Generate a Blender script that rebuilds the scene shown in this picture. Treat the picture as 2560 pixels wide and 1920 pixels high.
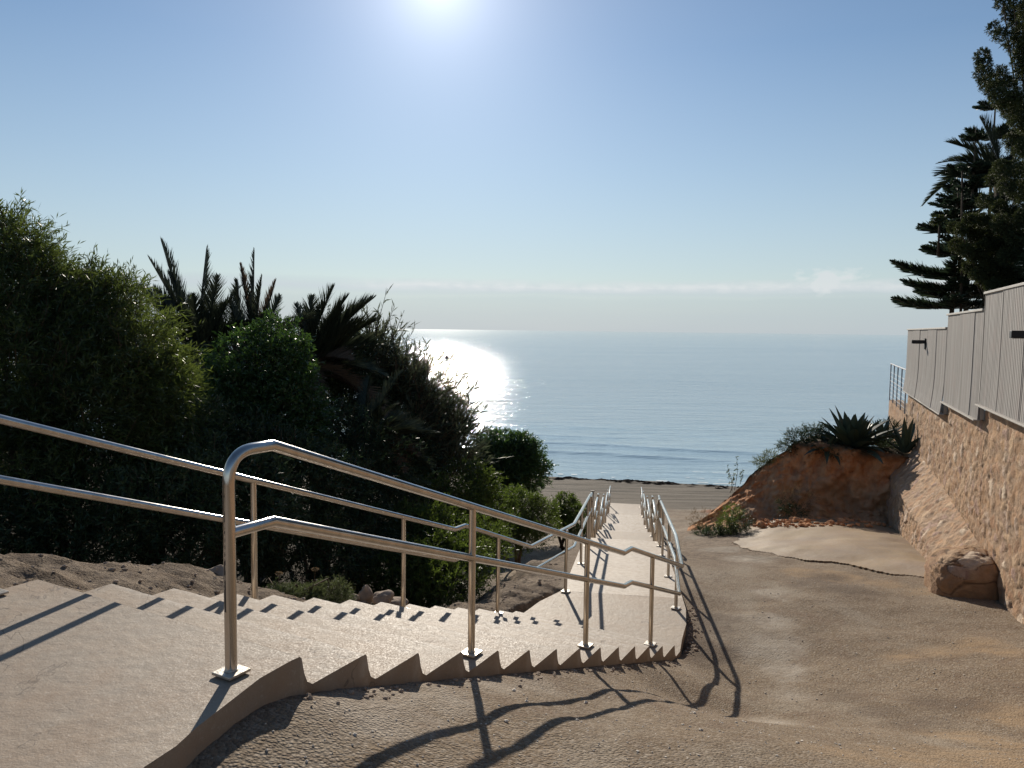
import bpy, math, random
import numpy as np
from mathutils import Matrix, Vector
for o in list(bpy.data.objects): bpy.data.objects.remove(o)
SC = bpy.context.scene
COL = SC.collection
R = math.radians
rng = np.random.default_rng(7)
random.seed(7)

# ------------------------------------------------------------------ camera
FPX = 1900.0                       # focal length in pixels of the 2560 wide photograph
ROLL = math.atan(0.0123)
PITCH = math.atan((960-824.6)*math.cos(ROLL)/FPX)
cr, sr, cp, sp = math.cos(ROLL), math.sin(ROLL), math.cos(PITCH), math.sin(PITCH)
cam = bpy.data.cameras.new('camera'); camo = bpy.data.objects.new('camera', cam); COL.objects.link(camo)
cam.sensor_width = 36; cam.lens = FPX/2560*36; cam.clip_start = .05; cam.clip_end = 60000
fw = Vector((0, cp, -sp)); B = Vector((0, sp, cp)); X = Vector((1, 0, 0))
rt = X*cr + B*sr; up = B*cr - X*sr
camo.matrix_world = Matrix(((rt.x, up.x, -fw.x, 0), (rt.y, up.y, -fw.y, 0), (rt.z, up.z, -fw.z, 0), (0, 0, 0, 1)))
SC.camera = camo

def ray(px, py):
    u = (px-1280)/FPX; v = (960-py)/FPX
    a = u*cr - v*sr; b = u*sr + v*cr
    return np.array([a, cp+b*sp, -sp+b*cp])
def P(px, py, d):
    r = ray(px, py); return r/r[1]*d
def PZ(px, py, z):
    r = ray(px, py); return r/r[2]*z

# ------------------------------------------------------------------ light and sky
SUN_AZ, SUN_EL = -5.76, 24.0
w = bpy.data.worlds.new('World'); SC.world = w; w.use_nodes = True
nt = w.node_tree; N = nt.nodes; L = nt.links
bg = N['Background']; bg.inputs['Strength'].default_value = 0.078
sky = N.new('ShaderNodeTexSky'); sky.sky_type = 'NISHITA'; sky.sun_disc = False
sky.sun_elevation = R(SUN_EL); sky.sun_rotation = R(SUN_AZ)
sky.air_density = 1.1; sky.dust_density = 0.05; sky.ozone_density = 3.1; sky.altitude = 10
# low cloud bank and thin veils, laid out by direction
tc = N.new('ShaderNodeTexCoord')
sep = N.new('ShaderNodeSeparateXYZ'); L.new(tc.outputs['Generated'], sep.inputs[0])
def mth(op, a, b=None, c=None, clamp=False):
    m = N.new('ShaderNodeMath'); m.operation = op; m.use_clamp = clamp
    for i, v in enumerate((a, b, c)):
        if v is None: continue
        if hasattr(v, 'links'): L.new(v, m.inputs[i])
        else: m.inputs[i].default_value = v
    return m.outputs[0]
def ramp(v, pts):
    r_ = N.new('ShaderNodeValToRGB'); L.new(v, r_.inputs[0]); e = r_.color_ramp.elements
    while len(e) < len(pts): e.new(.5)
    for q, (p_, c_) in zip(e, pts): q.position = p_; q.color = (c_, c_, c_, 1)
    return r_.outputs[0]
mp = N.new('ShaderNodeMapping'); L.new(tc.outputs['Generated'], mp.inputs[0]); mp.inputs['Scale'].default_value = (7, 7, 40)
ns = N.new('ShaderNodeTexNoise'); L.new(mp.outputs[0], ns.inputs[0]); ns.inputs['Scale'].default_value = 1.2; ns.inputs['Detail'].default_value = 8; ns.inputs['Roughness'].default_value = .6
zz = mth('ADD', sep.outputs[2], mth('MULTIPLY', mth('SUBTRACT', ns.outputs[0], .5), .013))
band = ramp(mth('MULTIPLY', zz, 10), [(0.0, .95), (.2, .9), (.44, .78), (.53, 1.0), (.58, .85), (.66, .6), (1.0, 0)])
thin = N.new('ShaderNodeMapping'); L.new(tc.outputs['Generated'], thin.inputs[0]); thin.inputs['Scale'].default_value = (2.2, 2.2, 9)
n2 = N.new('ShaderNodeTexNoise'); L.new(thin.outputs[0], n2.inputs[0]); n2.inputs['Scale'].default_value = 1.3; n2.inputs['Detail'].default_value = 6
veil = mth('MULTIPLY', ramp(n2.outputs[0], [(.38, 0), (.8, .45)]), ramp(sep.outputs[2], [(0, .6), (.22, .3), (.42, .0)]))
veil = mth('MAXIMUM', veil, ramp(sep.outputs[2], [(0, .6), (.1, .5), (.2, .25), (.34, 0)]))
# one small heap cloud low on the right
vd = Vector(P(2075, 702, 1)).normalized()
off = N.new('ShaderNodeVectorMath'); off.operation = 'SUBTRACT'; L.new(tc.outputs['Generated'], off.inputs[0]); off.inputs[1].default_value = vd
sc_ = N.new('ShaderNodeVectorMath'); sc_.operation = 'MULTIPLY'; L.new(off.outputs[0], sc_.inputs[0]); sc_.inputs[1].default_value = (22, 22, 60)
ln = N.new('ShaderNodeVectorMath'); ln.operation = 'LENGTH'; L.new(sc_.outputs[0], ln.inputs[0])
mp3 = N.new('ShaderNodeMapping'); L.new(tc.outputs['Generated'], mp3.inputs[0]); mp3.inputs['Scale'].default_value = (40, 40, 90)
n3 = N.new('ShaderNodeTexNoise'); L.new(mp3.outputs[0], n3.inputs[0]); n3.inputs['Scale'].default_value = 1.2; n3.inputs['Detail'].default_value = 7
puff = ramp(mth('ADD', ln.outputs['Value'], mth('MULTIPLY', mth('SUBTRACT', n3.outputs[0], .5), 2.6)), [(.25, .75), (.95, 0)])
top = ramp(mth('MULTIPLY', zz, 10), [(0.0, .0), (.40, .12), (.53, 1), (.62, .6), (1, .7)])
cc = N.new('ShaderNodeMix'); cc.data_type = 'RGBA'; L.new(top, cc.inputs[0])
K_ = 1/.08
cc.inputs[6].default_value = (.40*K_, .49*K_, .575*K_, 1); cc.inputs[7].default_value = (.52*K_, .585*K_, .635*K_, 1)
# a thin bright streak of cloud along the top of the bank
str_ = mth('MULTIPLY', ramp(mth('MULTIPLY', zz, 10), [(.48, 0), (.555, 1), (.6, .65), (.66, 0)]), ramp(mth('ADD', sep.outputs[0], .25), [(.02, 0), (.09, 1)]))
str_ = mth('MULTIPLY', str_, ramp(n3.outputs[0], [(.3, .35), (.62, 1)]))
mx = N.new('ShaderNodeMix'); mx.data_type = 'RGBA'
L.new(mth('MAXIMUM', mth('MAXIMUM', mth('MULTIPLY', band, .9), veil), puff), mx.inputs[0]); L.new(sky.outputs[0], mx.inputs[6]); L.new(cc.outputs[2], mx.inputs[7])
# forward scattering of the hazy air close round the sun
sv = Vector((math.sin(R(SUN_AZ))*math.cos(R(SUN_EL)), math.cos(R(SUN_AZ))*math.cos(R(SUN_EL)), math.sin(R(SUN_EL))))
dt = N.new('ShaderNodeVectorMath'); dt.operation = 'DOT_PRODUCT'; L.new(tc.outputs['Generated'], dt.inputs[0]); dt.inputs[1].default_value = sv
ang = mth('ARCCOSINE', mth('MINIMUM', dt.outputs['Value'], .99999))
au = mth('ADD', mth('MULTIPLY', mth('POWER', 2.718, mth('MULTIPLY', ang, -21.0)), 9.0), mth('MULTIPLY', mth('POWER', 2.718, mth('MULTIPLY', ang, -5.5)), 3.2))
ac = N.new('ShaderNodeMix'); ac.data_type = 'RGBA'; ac.blend_type = 'ADD'; ac.inputs[0].default_value = 1; ms = N.new('ShaderNodeMix'); ms.data_type = 'RGBA'; L.new(mth('MAXIMUM', mth('MULTIPLY', str_, .62), mth('MULTIPLY', puff, .75)), ms.inputs[0]); L.new(mx.outputs[2], ms.inputs[6]); ms.inputs[7].default_value = (.74*K_, .76*K_, .76*K_, 1); L.new(ms.outputs[2], ac.inputs[6])
cx = N.new('ShaderNodeCombineXYZ'); L.new(mth('MULTIPLY', au, 1.0), cx.inputs[0]); L.new(mth('MULTIPLY', au, .98), cx.inputs[1]); L.new(mth('MULTIPLY', au, 1.0), cx.inputs[2])
L.new(cx.outputs[0], ac.inputs[7]); L.new(ac.outputs[2], bg.inputs[0])

sl = bpy.data.lights.new('sun', 'SUN'); sl.energy = 4.8; sl.angle = R(.6); sl.color = (1, .91, .78)
so = bpy.data.objects.new('sun', sl); COL.objects.link(so)
az, el = R(SUN_AZ), R(SUN_EL)
SD = Vector((math.sin(az)*math.cos(el), math.cos(az)*math.cos(el), math.sin(el)))
so.rotation_euler = SD.to_track_quat('Z', 'Y').to_euler(); so.location = SD*100
SC.view_settings.view_transform = 'Standard'; SC.view_settings.look = 'None'
SC.view_settings.exposure = 0.12; SC.view_settings.gamma = 1
SC.cycles.max_bounces = 6; SC.cycles.transparent_max_bounces = 4; SC.cycles.sample_clamp_indirect = 4

# ------------------------------------------------------------------ material helper
class Mat:
    def __init__(s, name, rough=.8, metal=0, spec=.4):
        s.m = bpy.data.materials.new(name); s.m.use_nodes = True
        s.N = s.m.node_tree.nodes; s.L = s.m.node_tree.links
        s.b = s.N['Principled BSDF']; s.out = s.N['Material Output']
        s.b.inputs['Roughness'].default_value = rough; s.b.inputs['Metallic'].default_value = metal
        s.b.inputs['Specular IOR Level'].default_value = spec
        s.g = s.N.new('ShaderNodeNewGeometry')
    def put(s, sock, v):
        if v is None: return
        if hasattr(v, 'links'): s.L.new(v, sock)
        else: sock.default_value = v if not isinstance(v, tuple) or len(v) != 3 or sock.type != 'RGBA' else (*v, 1)
    def pos(s, scale=(1, 1, 1), rot=(0, 0, 0)):
        m = s.N.new('ShaderNodeMapping'); s.L.new(s.g.outputs['Position'], m.inputs[0])
        m.inputs['Scale'].default_value = scale; m.inputs['Rotation'].default_value = rot; return m.outputs[0]
    def noise(s, scale, detail=5, vec=None, rough=.55, dist=0):
        n = s.N.new('ShaderNodeTexNoise'); s.L.new(vec if vec is not None else s.g.outputs['Position'], n.inputs['Vector'])
        n.inputs['Scale'].default_value = scale; n.inputs['Detail'].default_value = detail; n.inputs['Roughness'].default_value = rough
        n.inputs['Distortion'].default_value = dist; return n.outputs[0]
    def vor(s, scale, feat='F1', vec=None, out=0):
        n = s.N.new('ShaderNodeTexVoronoi'); n.feature = feat; s.L.new(vec if vec is not None else s.g.outputs['Position'], n.inputs['Vector'])
        n.inputs['Scale'].default_value = scale; return n.outputs[out]
    def ramp(s, v, pts):
        r = s.N.new('ShaderNodeValToRGB'); s.L.new(v, r.inputs[0]); e = r.color_ramp.elements
        while len(e) < len(pts): e.new(.5)
        for q, (p, c) in zip(e, pts):
            q.position = p; q.color = (c, c, c, 1) if not isinstance(c, tuple) else (*c, 1)
        return r.outputs[0]
    def mix(s, f, a, b, mode='MIX'):
        n = s.N.new('ShaderNodeMix'); n.data_type = 'RGBA'; n.blend_type = mode
        s.put(n.inputs[0], f); s.put(n.inputs[6], a); s.put(n.inputs[7], b); return n.outputs[2]
    def math(s, op, a, b=0.0, clamp=False):
        n = s.N.new('ShaderNodeMath'); n.operation = op; n.use_clamp = clamp; s.put(n.inputs[0], a); s.put(n.inputs[1], b); return n.outputs[0]
    def attr(s, name, out='Fac'):
        n = s.N.new('ShaderNodeAttribute'); n.attribute_name = name; return n.outputs[out]
    def bump(s, h, strength=.5, dist=.01, prev=None):
        n = s.N.new('ShaderNodeBump'); n.inputs['Strength'].default_value = strength; n.inputs['Distance'].default_value = dist
        s.L.new(h, n.inputs['Height'])
        if prev is not None: s.L.new(prev, n.inputs['Normal'])
        s.L.new(n.outputs[0], s.b.inputs['Normal']); return n.outputs[0]
    def color(s, v): s.put(s.b.inputs['Base Color'], v); return s

M = {}
# concrete of the stairs
def concrete(name, a, b, speck=1.0, pink=(.34, .22, .135)):
    k = Mat(name, .7, 0, .42)
    big = k.noise(1.1, 5); mid = k.noise(6, 6); fine = k.noise(120, 3); sc = k.vor(160)
    c = k.mix(k.ramp(big, [(.35, 0), (.65, 1)]), a, b)
    c = k.mix(k.math('MULTIPLY', k.ramp(mid, [(.45, 0), (.75, 1)]), .35), c, pink)
    c = k.mix(k.math('MULTIPLY', k.ramp(fine, [(.3, 1), (.6, 0)]), .35*speck), c, tuple(x*.6 for x in a))
    st = k.noise(2.6, 8, None, .7, .6)
    c = k.mix(k.math('MULTIPLY', k.ramp(st, [(.60, 0), (.7, 1)]), .22), c, tuple(x*.62 for x in a))
    c = k.mix(k.math('MULTIPLY', k.ramp(k.vor(3.3), [(.03, 1), (.07, 0)]), .5), c, tuple(x*.45 for x in a))
    c = k.mix(k.math('MULTIPLY', k.ramp(k.noise(.8, 8, None, .68, .4), [(.5, 0), (.62, 1)]), .4), c, (.27, .175, .105))
    c = k.mix(k.math('MULTIPLY', k.ramp(k.noise(37, 6, None, .7), [(.58, 0), (.66, 1)]), .3), c, (.5, .44, .36))
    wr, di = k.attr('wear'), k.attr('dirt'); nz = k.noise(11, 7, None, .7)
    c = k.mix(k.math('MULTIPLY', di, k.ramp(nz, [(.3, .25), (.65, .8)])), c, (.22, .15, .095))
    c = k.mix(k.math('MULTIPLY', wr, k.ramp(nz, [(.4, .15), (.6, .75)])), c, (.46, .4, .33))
    crk = k.ramp(k.math('ABSOLUTE', k.math('SUBTRACT', k.noise(.7, 5, None, .6, .5), .5)), [(0, 1), (.0035, 0)])
    c = k.mix(k.math('MULTIPLY', crk, k.math('MULTIPLY', k.ramp(k.noise(.5, 2), [(.5, 0), (.56, .75)]), 1.0)), c, (.1, .075, .055))
    # bright grains
    c = k.mix(k.math('MULTIPLY', k.ramp(sc, [(.08, 1), (.16, 0)]), .5), c, (.62, .56, .48))
    k.color(c)
    rr = k.ramp(fine, [(.3, .5), (.7, .85)]); k.put(k.b.inputs['Roughness'], rr)
    n1 = k.bump(fine, .35, .004); k.bump(k.noise(14, 6), .5, .012, n1)
    return k.m
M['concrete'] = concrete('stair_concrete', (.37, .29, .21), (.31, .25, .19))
M['apron'] = concrete('old_concrete', (.22, .15, .09), (.28, .19, .09), 1.2, (.2, .16, .12))

# ground: gravel / sand / pale rock / red earth by vertex masks
k = Mat('ground_earth', .9, 0, .25)
sand, rock, red, soil = [k.attr(n) for n in ('sand', 'rock', 'red', 'soil')]
peb = k.vor(62); pebid = k.vor(62, 'F1', None, 1); grain = k.noise(60, 5); big = k.noise(.9, 6, None, .6, .4); mid = k.noise(5, 6, None, .65)
g = k.mix(k.ramp(big, [(.35, 0), (.68, 1)]), (.145, .097, .055), (.23, .162, .098))
g = k.mix(k.math('MULTIPLY', k.ramp(mid, [(.4, 0), (.75, 1)]), .5), g, (.29, .23, .165))
sepc = k.N.new('ShaderNodeSeparateColor'); k.L.new(pebid, sepc.inputs[0])
g = k.mix(k.math('MULTIPLY', k.ramp(k.noise(.55, 7, k.pos((1, .55, 1)), .62, .9), [(.5, 0), (.66, 1)]), .6), g, (.33, .28, .215))
g = k.mix(k.math('MULTIPLY', k.ramp(sepc.outputs[0], [(.55, 0), (.95, 1)]), .55), g, (.4, .34, .27))
g = k.mix(k.math('MULTIPLY', k.ramp(sepc.outputs[1], [(.6, 0), (.95, 1)]), .5), g, (.11, .08, .06))
g = k.mix(k.math('MULTIPLY', k.ramp(k.noise(2.2, 7, None, .7, .8), [(.52, 0), (.62, 1)]), .35), g, (.15, .09, .055))
rk = k.mix(k.ramp(k.noise(4, 8, k.pos((.6, 1, 3), (0, 0, .5)), .7), [(.35, 0), (.65, 1)]), (.22, .155, .1), (.4, .31, .225)); rk = k.mix(k.math('MULTIPLY', k.ramp(k.math('ABSOLUTE', k.math('SUBTRACT', k.noise(5.5, 8, None, .65, .8), .5)), [(0, 1), (.025, 0)]), .65), rk, (.07, .05, .035)); rk = k.mix(k.math('MULTIPLY', k.ramp(k.noise(9, 6, None, .7), [(.5, 0), (.62, 1)]), .6), rk, (.15, .11, .085))
lines = k.noise(1.6, 7, k.pos((.1, 1.3, 1), (0, 0, R(12.7))), .7, .3)
sn = k.mix(k.ramp(lines, [(.4, 0), (.56, 1)]), (.062, .05, .036), (.175, .143, .105))
sn = k.mix(k.math('MULTIPLY', k.ramp(k.noise(26, 5), [(.45, 0), (.65, 1)]), .4), sn, (.1, .085, .07))
rd = k.mix(mid, (.25, .085, .035), (.33, .15, .075))
shaded_soil = k.mix(mid, (.06, .05, .035), (.1, .08, .055))  # soil below the thicket; the shade there is put into this dark brown
c = k.mix(rock, g, rk); c = k.mix(red, c, rd); c = k.mix(sand, c, sn); c = k.mix(soil, c, shaded_soil)
trk, och, drk = k.attr('track'), k.attr('ochre'), k.attr('dark')
c = k.mix(k.math('MULTIPLY', trk, k.ramp(k.noise(6, 7, None, .7), [(.3, .2), (.6, .85)])), c, (.40, .345, .28))
c = k.mix(k.math('MULTIPLY', och, k.ramp(k.noise(3, 7, k.pos((1, 3, 1), (0, 0, .3)), .65), [(.35, .25), (.6, .9)])), c, (.33, .225, .13))
c = k.mix(k.math('MULTIPLY', drk, k.ramp(k.noise(5, 7, None, .7), [(.35, .25), (.65, .8)])), c, (.10, .068, .045))
wet = k.attr('wet'); c = k.mix(k.math('MULTIPLY', wet, .75), c, (.08, .062, .05))
k.color(c)
nn = k.bump(k.noise(13, 8, None, .7), .9, .018)
rb = k.N.new('ShaderNodeMath'); rb.operation = 'MULTIPLY'; k.L.new(k.noise(7, 9, None, .75, .5), rb.inputs[0]); k.L.new(rock, rb.inputs[1])
nn = k.bump(rb.outputs[0], 1, .11, nn)
nn = k.bump(k.ramp(peb, [(0, 1), (.7, 0)]), .75, .012, nn); k.bump(grain, .6, .006, nn)
M['ground'] = k.m

k = Mat('red_earth', .95, 0, .15)
a_ = k.noise(3, 7, k.pos((1, 1, .5)), .65, .5); b_ = k.noise(18, 6)
c = k.mix(k.ramp(a_, [(.34, 0), (.66, 1)]), (.42, .165, .07), (.68, .37, .19))
c = k.mix(k.math('MULTIPLY', k.ramp(b_, [(.5, 0), (.68, 1)]), .5), c, (.5, .31, .19))
ta = k.attr('talus'); c = k.mix(k.math('MULTIPLY', ta, k.ramp(k.noise(2.4, 7, k.pos((1, 1, 2.2), (0, .5, 0)), .7), [(.3, .4), (.65, 1)])), c, (.44, .30, .19)); tp = k.attr('topsoil'); c = k.mix(tp, c, (.075, .06, .04)); k.color(c)
nn = k.bump(k.noise(7, 8, k.pos((1, 1, .45)), .7), .7, .07); k.bump(b_, .6, .02, nn)
M['red'] = k.m

# masonry, colour by stone id written on the mesh
def masonry(name, dark=1.0, mortar=(.36, .25, .165)):
    k = Mat(name, .88, 0, .25)
    i1 = k.attr('stone'); i2 = k.attr('joint')
    c = k.ramp(i1, [(0, (.23*dark, .135*dark, .08*dark)), (.25, (.4*dark, .26*dark, .15*dark)), (.5, (.34*dark, .2*dark, .12*dark)), (.72, (.47*dark, .34*dark, .22*dark)), (.88, (.3*dark, .2*dark, .17*dark)), (1, (.62*dark, .52*dark, .4*dark))])
    c = k.mix(1.0, c, (1.25, 1.2, 1.15), 'MULTIPLY')
    c = k.mix(k.math('MULTIPLY', k.ramp(k.noise(9, 7, None, .7), [(.4, 0), (.65, 1)]), .5), c, (.24*dark, .15*dark, .09*dark))
    c = k.mix(k.ramp(i2, [(0, 1), (.3, 0)]), c, tuple(x*dark for x in mortar))
    k.color(c)
    nn = k.bump(k.noise(16, 8, None, .7), .9, .03); k.bump(k.noise(70, 4), .6, .006, nn)
    return k.m
M['masonry'] = masonry('rubble_masonry')
M['stub'] = masonry('stub_masonry', .82, (.13, .085, .055))

def simple(name, c, rough=.6, metal=0, var=.25, scale=20, bump=.2, spec=.4):
    k = Mat(name, rough, metal, spec)
    k.color(k.mix(k.ramp(k.noise(scale, 6), [(.3, 0), (.7, 1)]), tuple(x*(1-var) for x in c), tuple(min(1, x*(1+var)) for x in c)))
    if bump: k.bump(k.noise(scale*2, 5), bump, .01)
    return k.m
def steel(name, sticker=False):
    k = Mat(name, .24, 1, .5)
    n = k.noise(3, 5, k.pos((8, 8, 1)))
    c = k.mix(k.ramp(n, [(.35, 0), (.65, 1)]), (.52, .49, .45), (.64, .61, .57))
    c = k.mix(k.math('MULTIPLY', k.ramp(k.noise(5, 5, None, .6), [(.5, 0), (.75, 1)]), .35), c, (.42, .33, .24))
    k.put(k.b.inputs['Roughness'], k.ramp(k.noise(6, 4), [(.3, .12), (.7, .2)]))
    if sticker:
        tcn = k.N.new('ShaderNodeTexCoord'); sx = k.N.new('ShaderNodeSeparateXYZ'); k.L.new(k.g.outputs['Position'], sx.inputs[0])
        m = k.math('GREATER_THAN', k.noise(7, 8, k.pos((3, 3, .7)), .75), .485)
        sep2 = k.N.new('ShaderNodeSeparateXYZ'); k.L.new(k.g.outputs['Normal'], sep2.inputs[0])
        side = k.math('MULTIPLY', k.math('LESS_THAN', sep2.outputs[0], -.35), k.math('LESS_THAN', sep2.outputs[1], .3))
        zb = k.math('MULTIPLY', k.math('GREATER_THAN', sx.outputs[2], -1.2), k.math('LESS_THAN', sx.outputs[2], -.56))
        mm = k.math('MULTIPLY', k.math('MULTIPLY', m, side), zb)
        c = k.mix(mm, c, (.02, .02, .022)); k.put(k.b.inputs['Metallic'], k.math('SUBTRACT', 1.0, mm))
    k.color(c); return k.m
M['steel'] = steel('stainless_steel'); M['steel_sticker'] = steel('stickered_steel', True)
M['plate'] = simple('weathered_plate', (.5, .46, .4), .4, .7, .3, 30, .2)
M['black'] = simple('black_metal', (.012, .012, .014), .5, .2, .2)
M['bark'] = simple('bark', (.09, .065, .045), .9, 0, .4, 9, .8, .2)
M['rock'] = simple('pale_rock', (.33, .26, .2), .9, 0, .35, 7, .9, .2)
M['pebble'] = simple('pale_pebble', (.6, .53, .44), .85, 0, .35, 9, .3, .2)
M['wood'] = simple('grey_wood', (.22, .2, .17), .8, 0, .3, 12, .4)
M['seaweed'] = simple('dry_seaweed', (.045, .032, .022), .95, 0, .4, 12, .8, .1)

k = Mat('fence_slats', .75, 0, .3)
st = k.noise(1.6, 6, k.pos((14, 14, .25)), .6); st2 = k.noise(3, 6)
c = k.mix(k.ramp(st, [(.35, 0), (.65, 1)]), (.2, .185, .17), (.38, .355, .33))
c = k.mix(k.math('MULTIPLY', k.ramp(st2, [(.5, 0), (.7, 1)]), .35), c, (.33, .265, .24)); k.color(c); k.bump(st, .3, .01)
M['fence'] = k.m
M['cap'] = simple('fence_cap', (.4, .37, .33), .6, 0, .15, 8, .1)

def leafmat(name, c1, c2, trans=.45, rough=.5, tcol=None, spec=.35):
    k = Mat(name, rough, 0, spec)
    oi = k.attr('rnd'); c = k.mix(oi, c1, c2); k.color(c)
    t = k.N.new('ShaderNodeBsdfTranslucent'); k.put(t.inputs[0], k.mix(oi, tcol or tuple(x*1.3 for x in c1), tuple(min(1, x*1.6) for x in (tcol or c2))))
    m = k.N.new('ShaderNodeMixShader'); m.inputs[0].default_value = trans
    k.L.new(k.b.outputs[0], m.inputs[1]); k.L.new(t.outputs[0], m.inputs[2]); k.L.new(m.outputs[0], k.out.inputs[0])
    return k.m
M['acacia'] = leafmat('willow_leaf', (.03, .056, .022), (.085, .11, .036), .42, .42, (.09, .12, .022), .5)
M['glossy'] = leafmat('glossy_leaf', (.025, .055, .022), (.06, .105, .035), .35, .35, (.06, .12, .02), .5)
M['reed'] = leafmat('reed_leaf', (.045, .06, .035), (.08, .09, .05), .35, .5)
M['lime'] = leafmat('lime_leaf', (.04, .065, .02), (.09, .12, .035), .45, .45, (.09, .13, .02))
M['palm'] = leafmat('palm_leaflet', (.025, .035, .022), (.05, .06, .035), .2, .45)
M['drypalm'] = leafmat('dry_palm_leaflet', (.09, .06, .04), (.16, .11, .07), .2, .6)
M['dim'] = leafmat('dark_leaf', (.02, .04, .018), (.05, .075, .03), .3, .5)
M['araucaria'] = leafmat('araucaria_leaf', (.02, .035, .022), (.04, .06, .03), .2, .55)
M['pine'] = leafmat('pine_needle', (.022, .04, .018), (.055, .066, .024), .28, .55, (.05, .06, .016))
M['agave'] = leafmat('agave_leaf', (.04, .065, .05), (.07, .1, .07), .12, .45)
M['dry'] = leafmat('dry_grass', (.12, .08, .045), (.2, .14, .075), .35, .7)
M['weed'] = leafmat('weed_leaf', (.06, .085, .035), (.11, .13, .05), .35, .6)

# sea
k = Mat('sea_water', .12, 0, .34)
k.b.inputs['IOR'].default_value = 1.33
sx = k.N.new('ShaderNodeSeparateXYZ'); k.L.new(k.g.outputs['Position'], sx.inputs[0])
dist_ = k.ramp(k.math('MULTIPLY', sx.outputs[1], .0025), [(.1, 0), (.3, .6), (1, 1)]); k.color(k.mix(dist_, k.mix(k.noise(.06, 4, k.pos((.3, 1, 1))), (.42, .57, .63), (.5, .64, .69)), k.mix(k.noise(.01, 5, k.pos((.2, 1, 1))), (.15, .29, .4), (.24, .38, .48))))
w1 = k.noise(1.1, 6, k.pos((.24, 1.2, 1), (0, 0, R(10))), .65, .4); w2 = k.noise(.14, 5, k.pos((.35, 1, 1), (0, 0, R(8))), .6, .3)
w3 = k.noise(5.5, 3, k.pos((.35, 1.1, 1)))
# the ripples are too small to resolve far out: there they act as roughness
k.put(k.b.inputs['Roughness'], k.math('ADD', k.ramp(k.math('MULTIPLY', sx.outputs[1], .0025), [(.1, .06), (.35, .075), (1, .09)]), k.math('MULTIPLY', k.math('SUBTRACT', k.noise(.05, 7, k.pos((.25, 1, 1), (0, 0, R(5))), .7, .4), .5), .10)))
nn = k.bump(w2, .5, .3); nn = k.bump(k.noise(.42, 6, k.pos((.3, 1, 1), (0, 0, R(6))), .7, .3), .8, .27, nn); nn = k.bump(w1, .8, .085, nn); k.bump(w3, .6, .025, nn)
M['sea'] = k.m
k = Mat('sea_foam', .8, 0, .3); k.color((.75, .76, .74)); M['foam'] = k.m

# ------------------------------------------------------------------ mesh helpers
def tag(o, label=None, cat=None, group=None, kind=None):
    if label: o['label'] = label
    if cat: o['category'] = cat
    if group: o['group'] = group
    if kind: o['kind'] = kind
    return o
def empty(name, loc, label, cat, group=None):
    o = bpy.data.objects.new(name, None); COL.objects.link(o); o.location = tuple(float(v) for v in loc); o.empty_display_size = .2
    return tag(o, label, cat, group)
def meshobj(name, v, f, mat, parent=None, smooth=False, attrs=None):
    me = bpy.data.meshes.new(name); v = np.asarray(v, dtype=np.float64)
    if isinstance(f, np.ndarray):
        nf, kk = f.shape
        me.vertices.add(len(v)); me.vertices.foreach_set('co', v.astype(np.float32).ravel())
        me.loops.add(nf*kk); me.loops.foreach_set('vertex_index', f.astype(np.int32).ravel())
        me.polygons.add(nf); me.polygons.foreach_set('loop_start', np.arange(0, nf*kk, kk, dtype=np.int32))
        me.polygons.foreach_set('loop_total', np.full(nf, kk, dtype=np.int32)); me.update(calc_edges=True)
    else:
        me.from_pydata([tuple(map(float, p)) for p in v], [], f); me.update()
    if smooth: me.polygons.foreach_set('use_smooth', np.ones(len(me.polygons), dtype=bool))
    for an, av in (attrs or {}).items():
        at = me.attributes.new(an, 'FLOAT', 'POINT'); at.data.foreach_set('value', np.asarray(av, dtype=np.float32).ravel())
    me.materials.append(mat)
    o = bpy.data.objects.new(name, me); COL.objects.link(o)
    if parent is not None:
        o.parent = parent; o.location = -parent.location
    return o
def recenter(o):
    me = o.data; n = len(me.vertices); a = np.empty(n*3, np.float32); me.vertices.foreach_get('co', a); a = a.reshape(-1, 3)
    c = np.array([a[:, 0].mean(), a[:, 1].mean(), a[:, 2].min()]); a -= c; me.vertices.foreach_set('co', a.ravel()); me.update()
    o.location = tuple(float(q) for q in c); return o

def hash3(i, j, k, s=0):
    n = (i.astype(np.int64)*374761393 + j.astype(np.int64)*668265263 + k.astype(np.int64)*2147483647 + s*1274126177) & 0xffffffff
    n = ((n ^ (n >> 13))*1274126177) & 0xffffffff
    n = ((n ^ (n >> 16))*2246822519) & 0xffffffff
    return ((n ^ (n >> 15)) & 0xffffff)/float(0xffffff)
def vnoise(p, s=0):
    p = np.asarray(p, dtype=np.float64); i = np.floor(p).astype(np.int64); f = p-i; f = f*f*(3-2*f); r = 0
    for dx in (0, 1):
        for dy in (0, 1):
            for dz in (0, 1):
                wgt = (f[:, 0] if dx else 1-f[:, 0])*(f[:, 1] if dy else 1-f[:, 1])*(f[:, 2] if dz else 1-f[:, 2])
                r = r + wgt*hash3(i[:, 0]+dx, i[:, 1]+dy, i[:, 2]+dz, s)
    return r-.5
def fbm(p, sc, oct=4, s=0, gain=.5):
    p = np.asarray(p, dtype=np.float64)*sc; r = 0; a = 1
    for q in range(oct): r = r + a*vnoise(p, s+q); p = p*2.03+7.1; a *= gain
    return r
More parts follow.
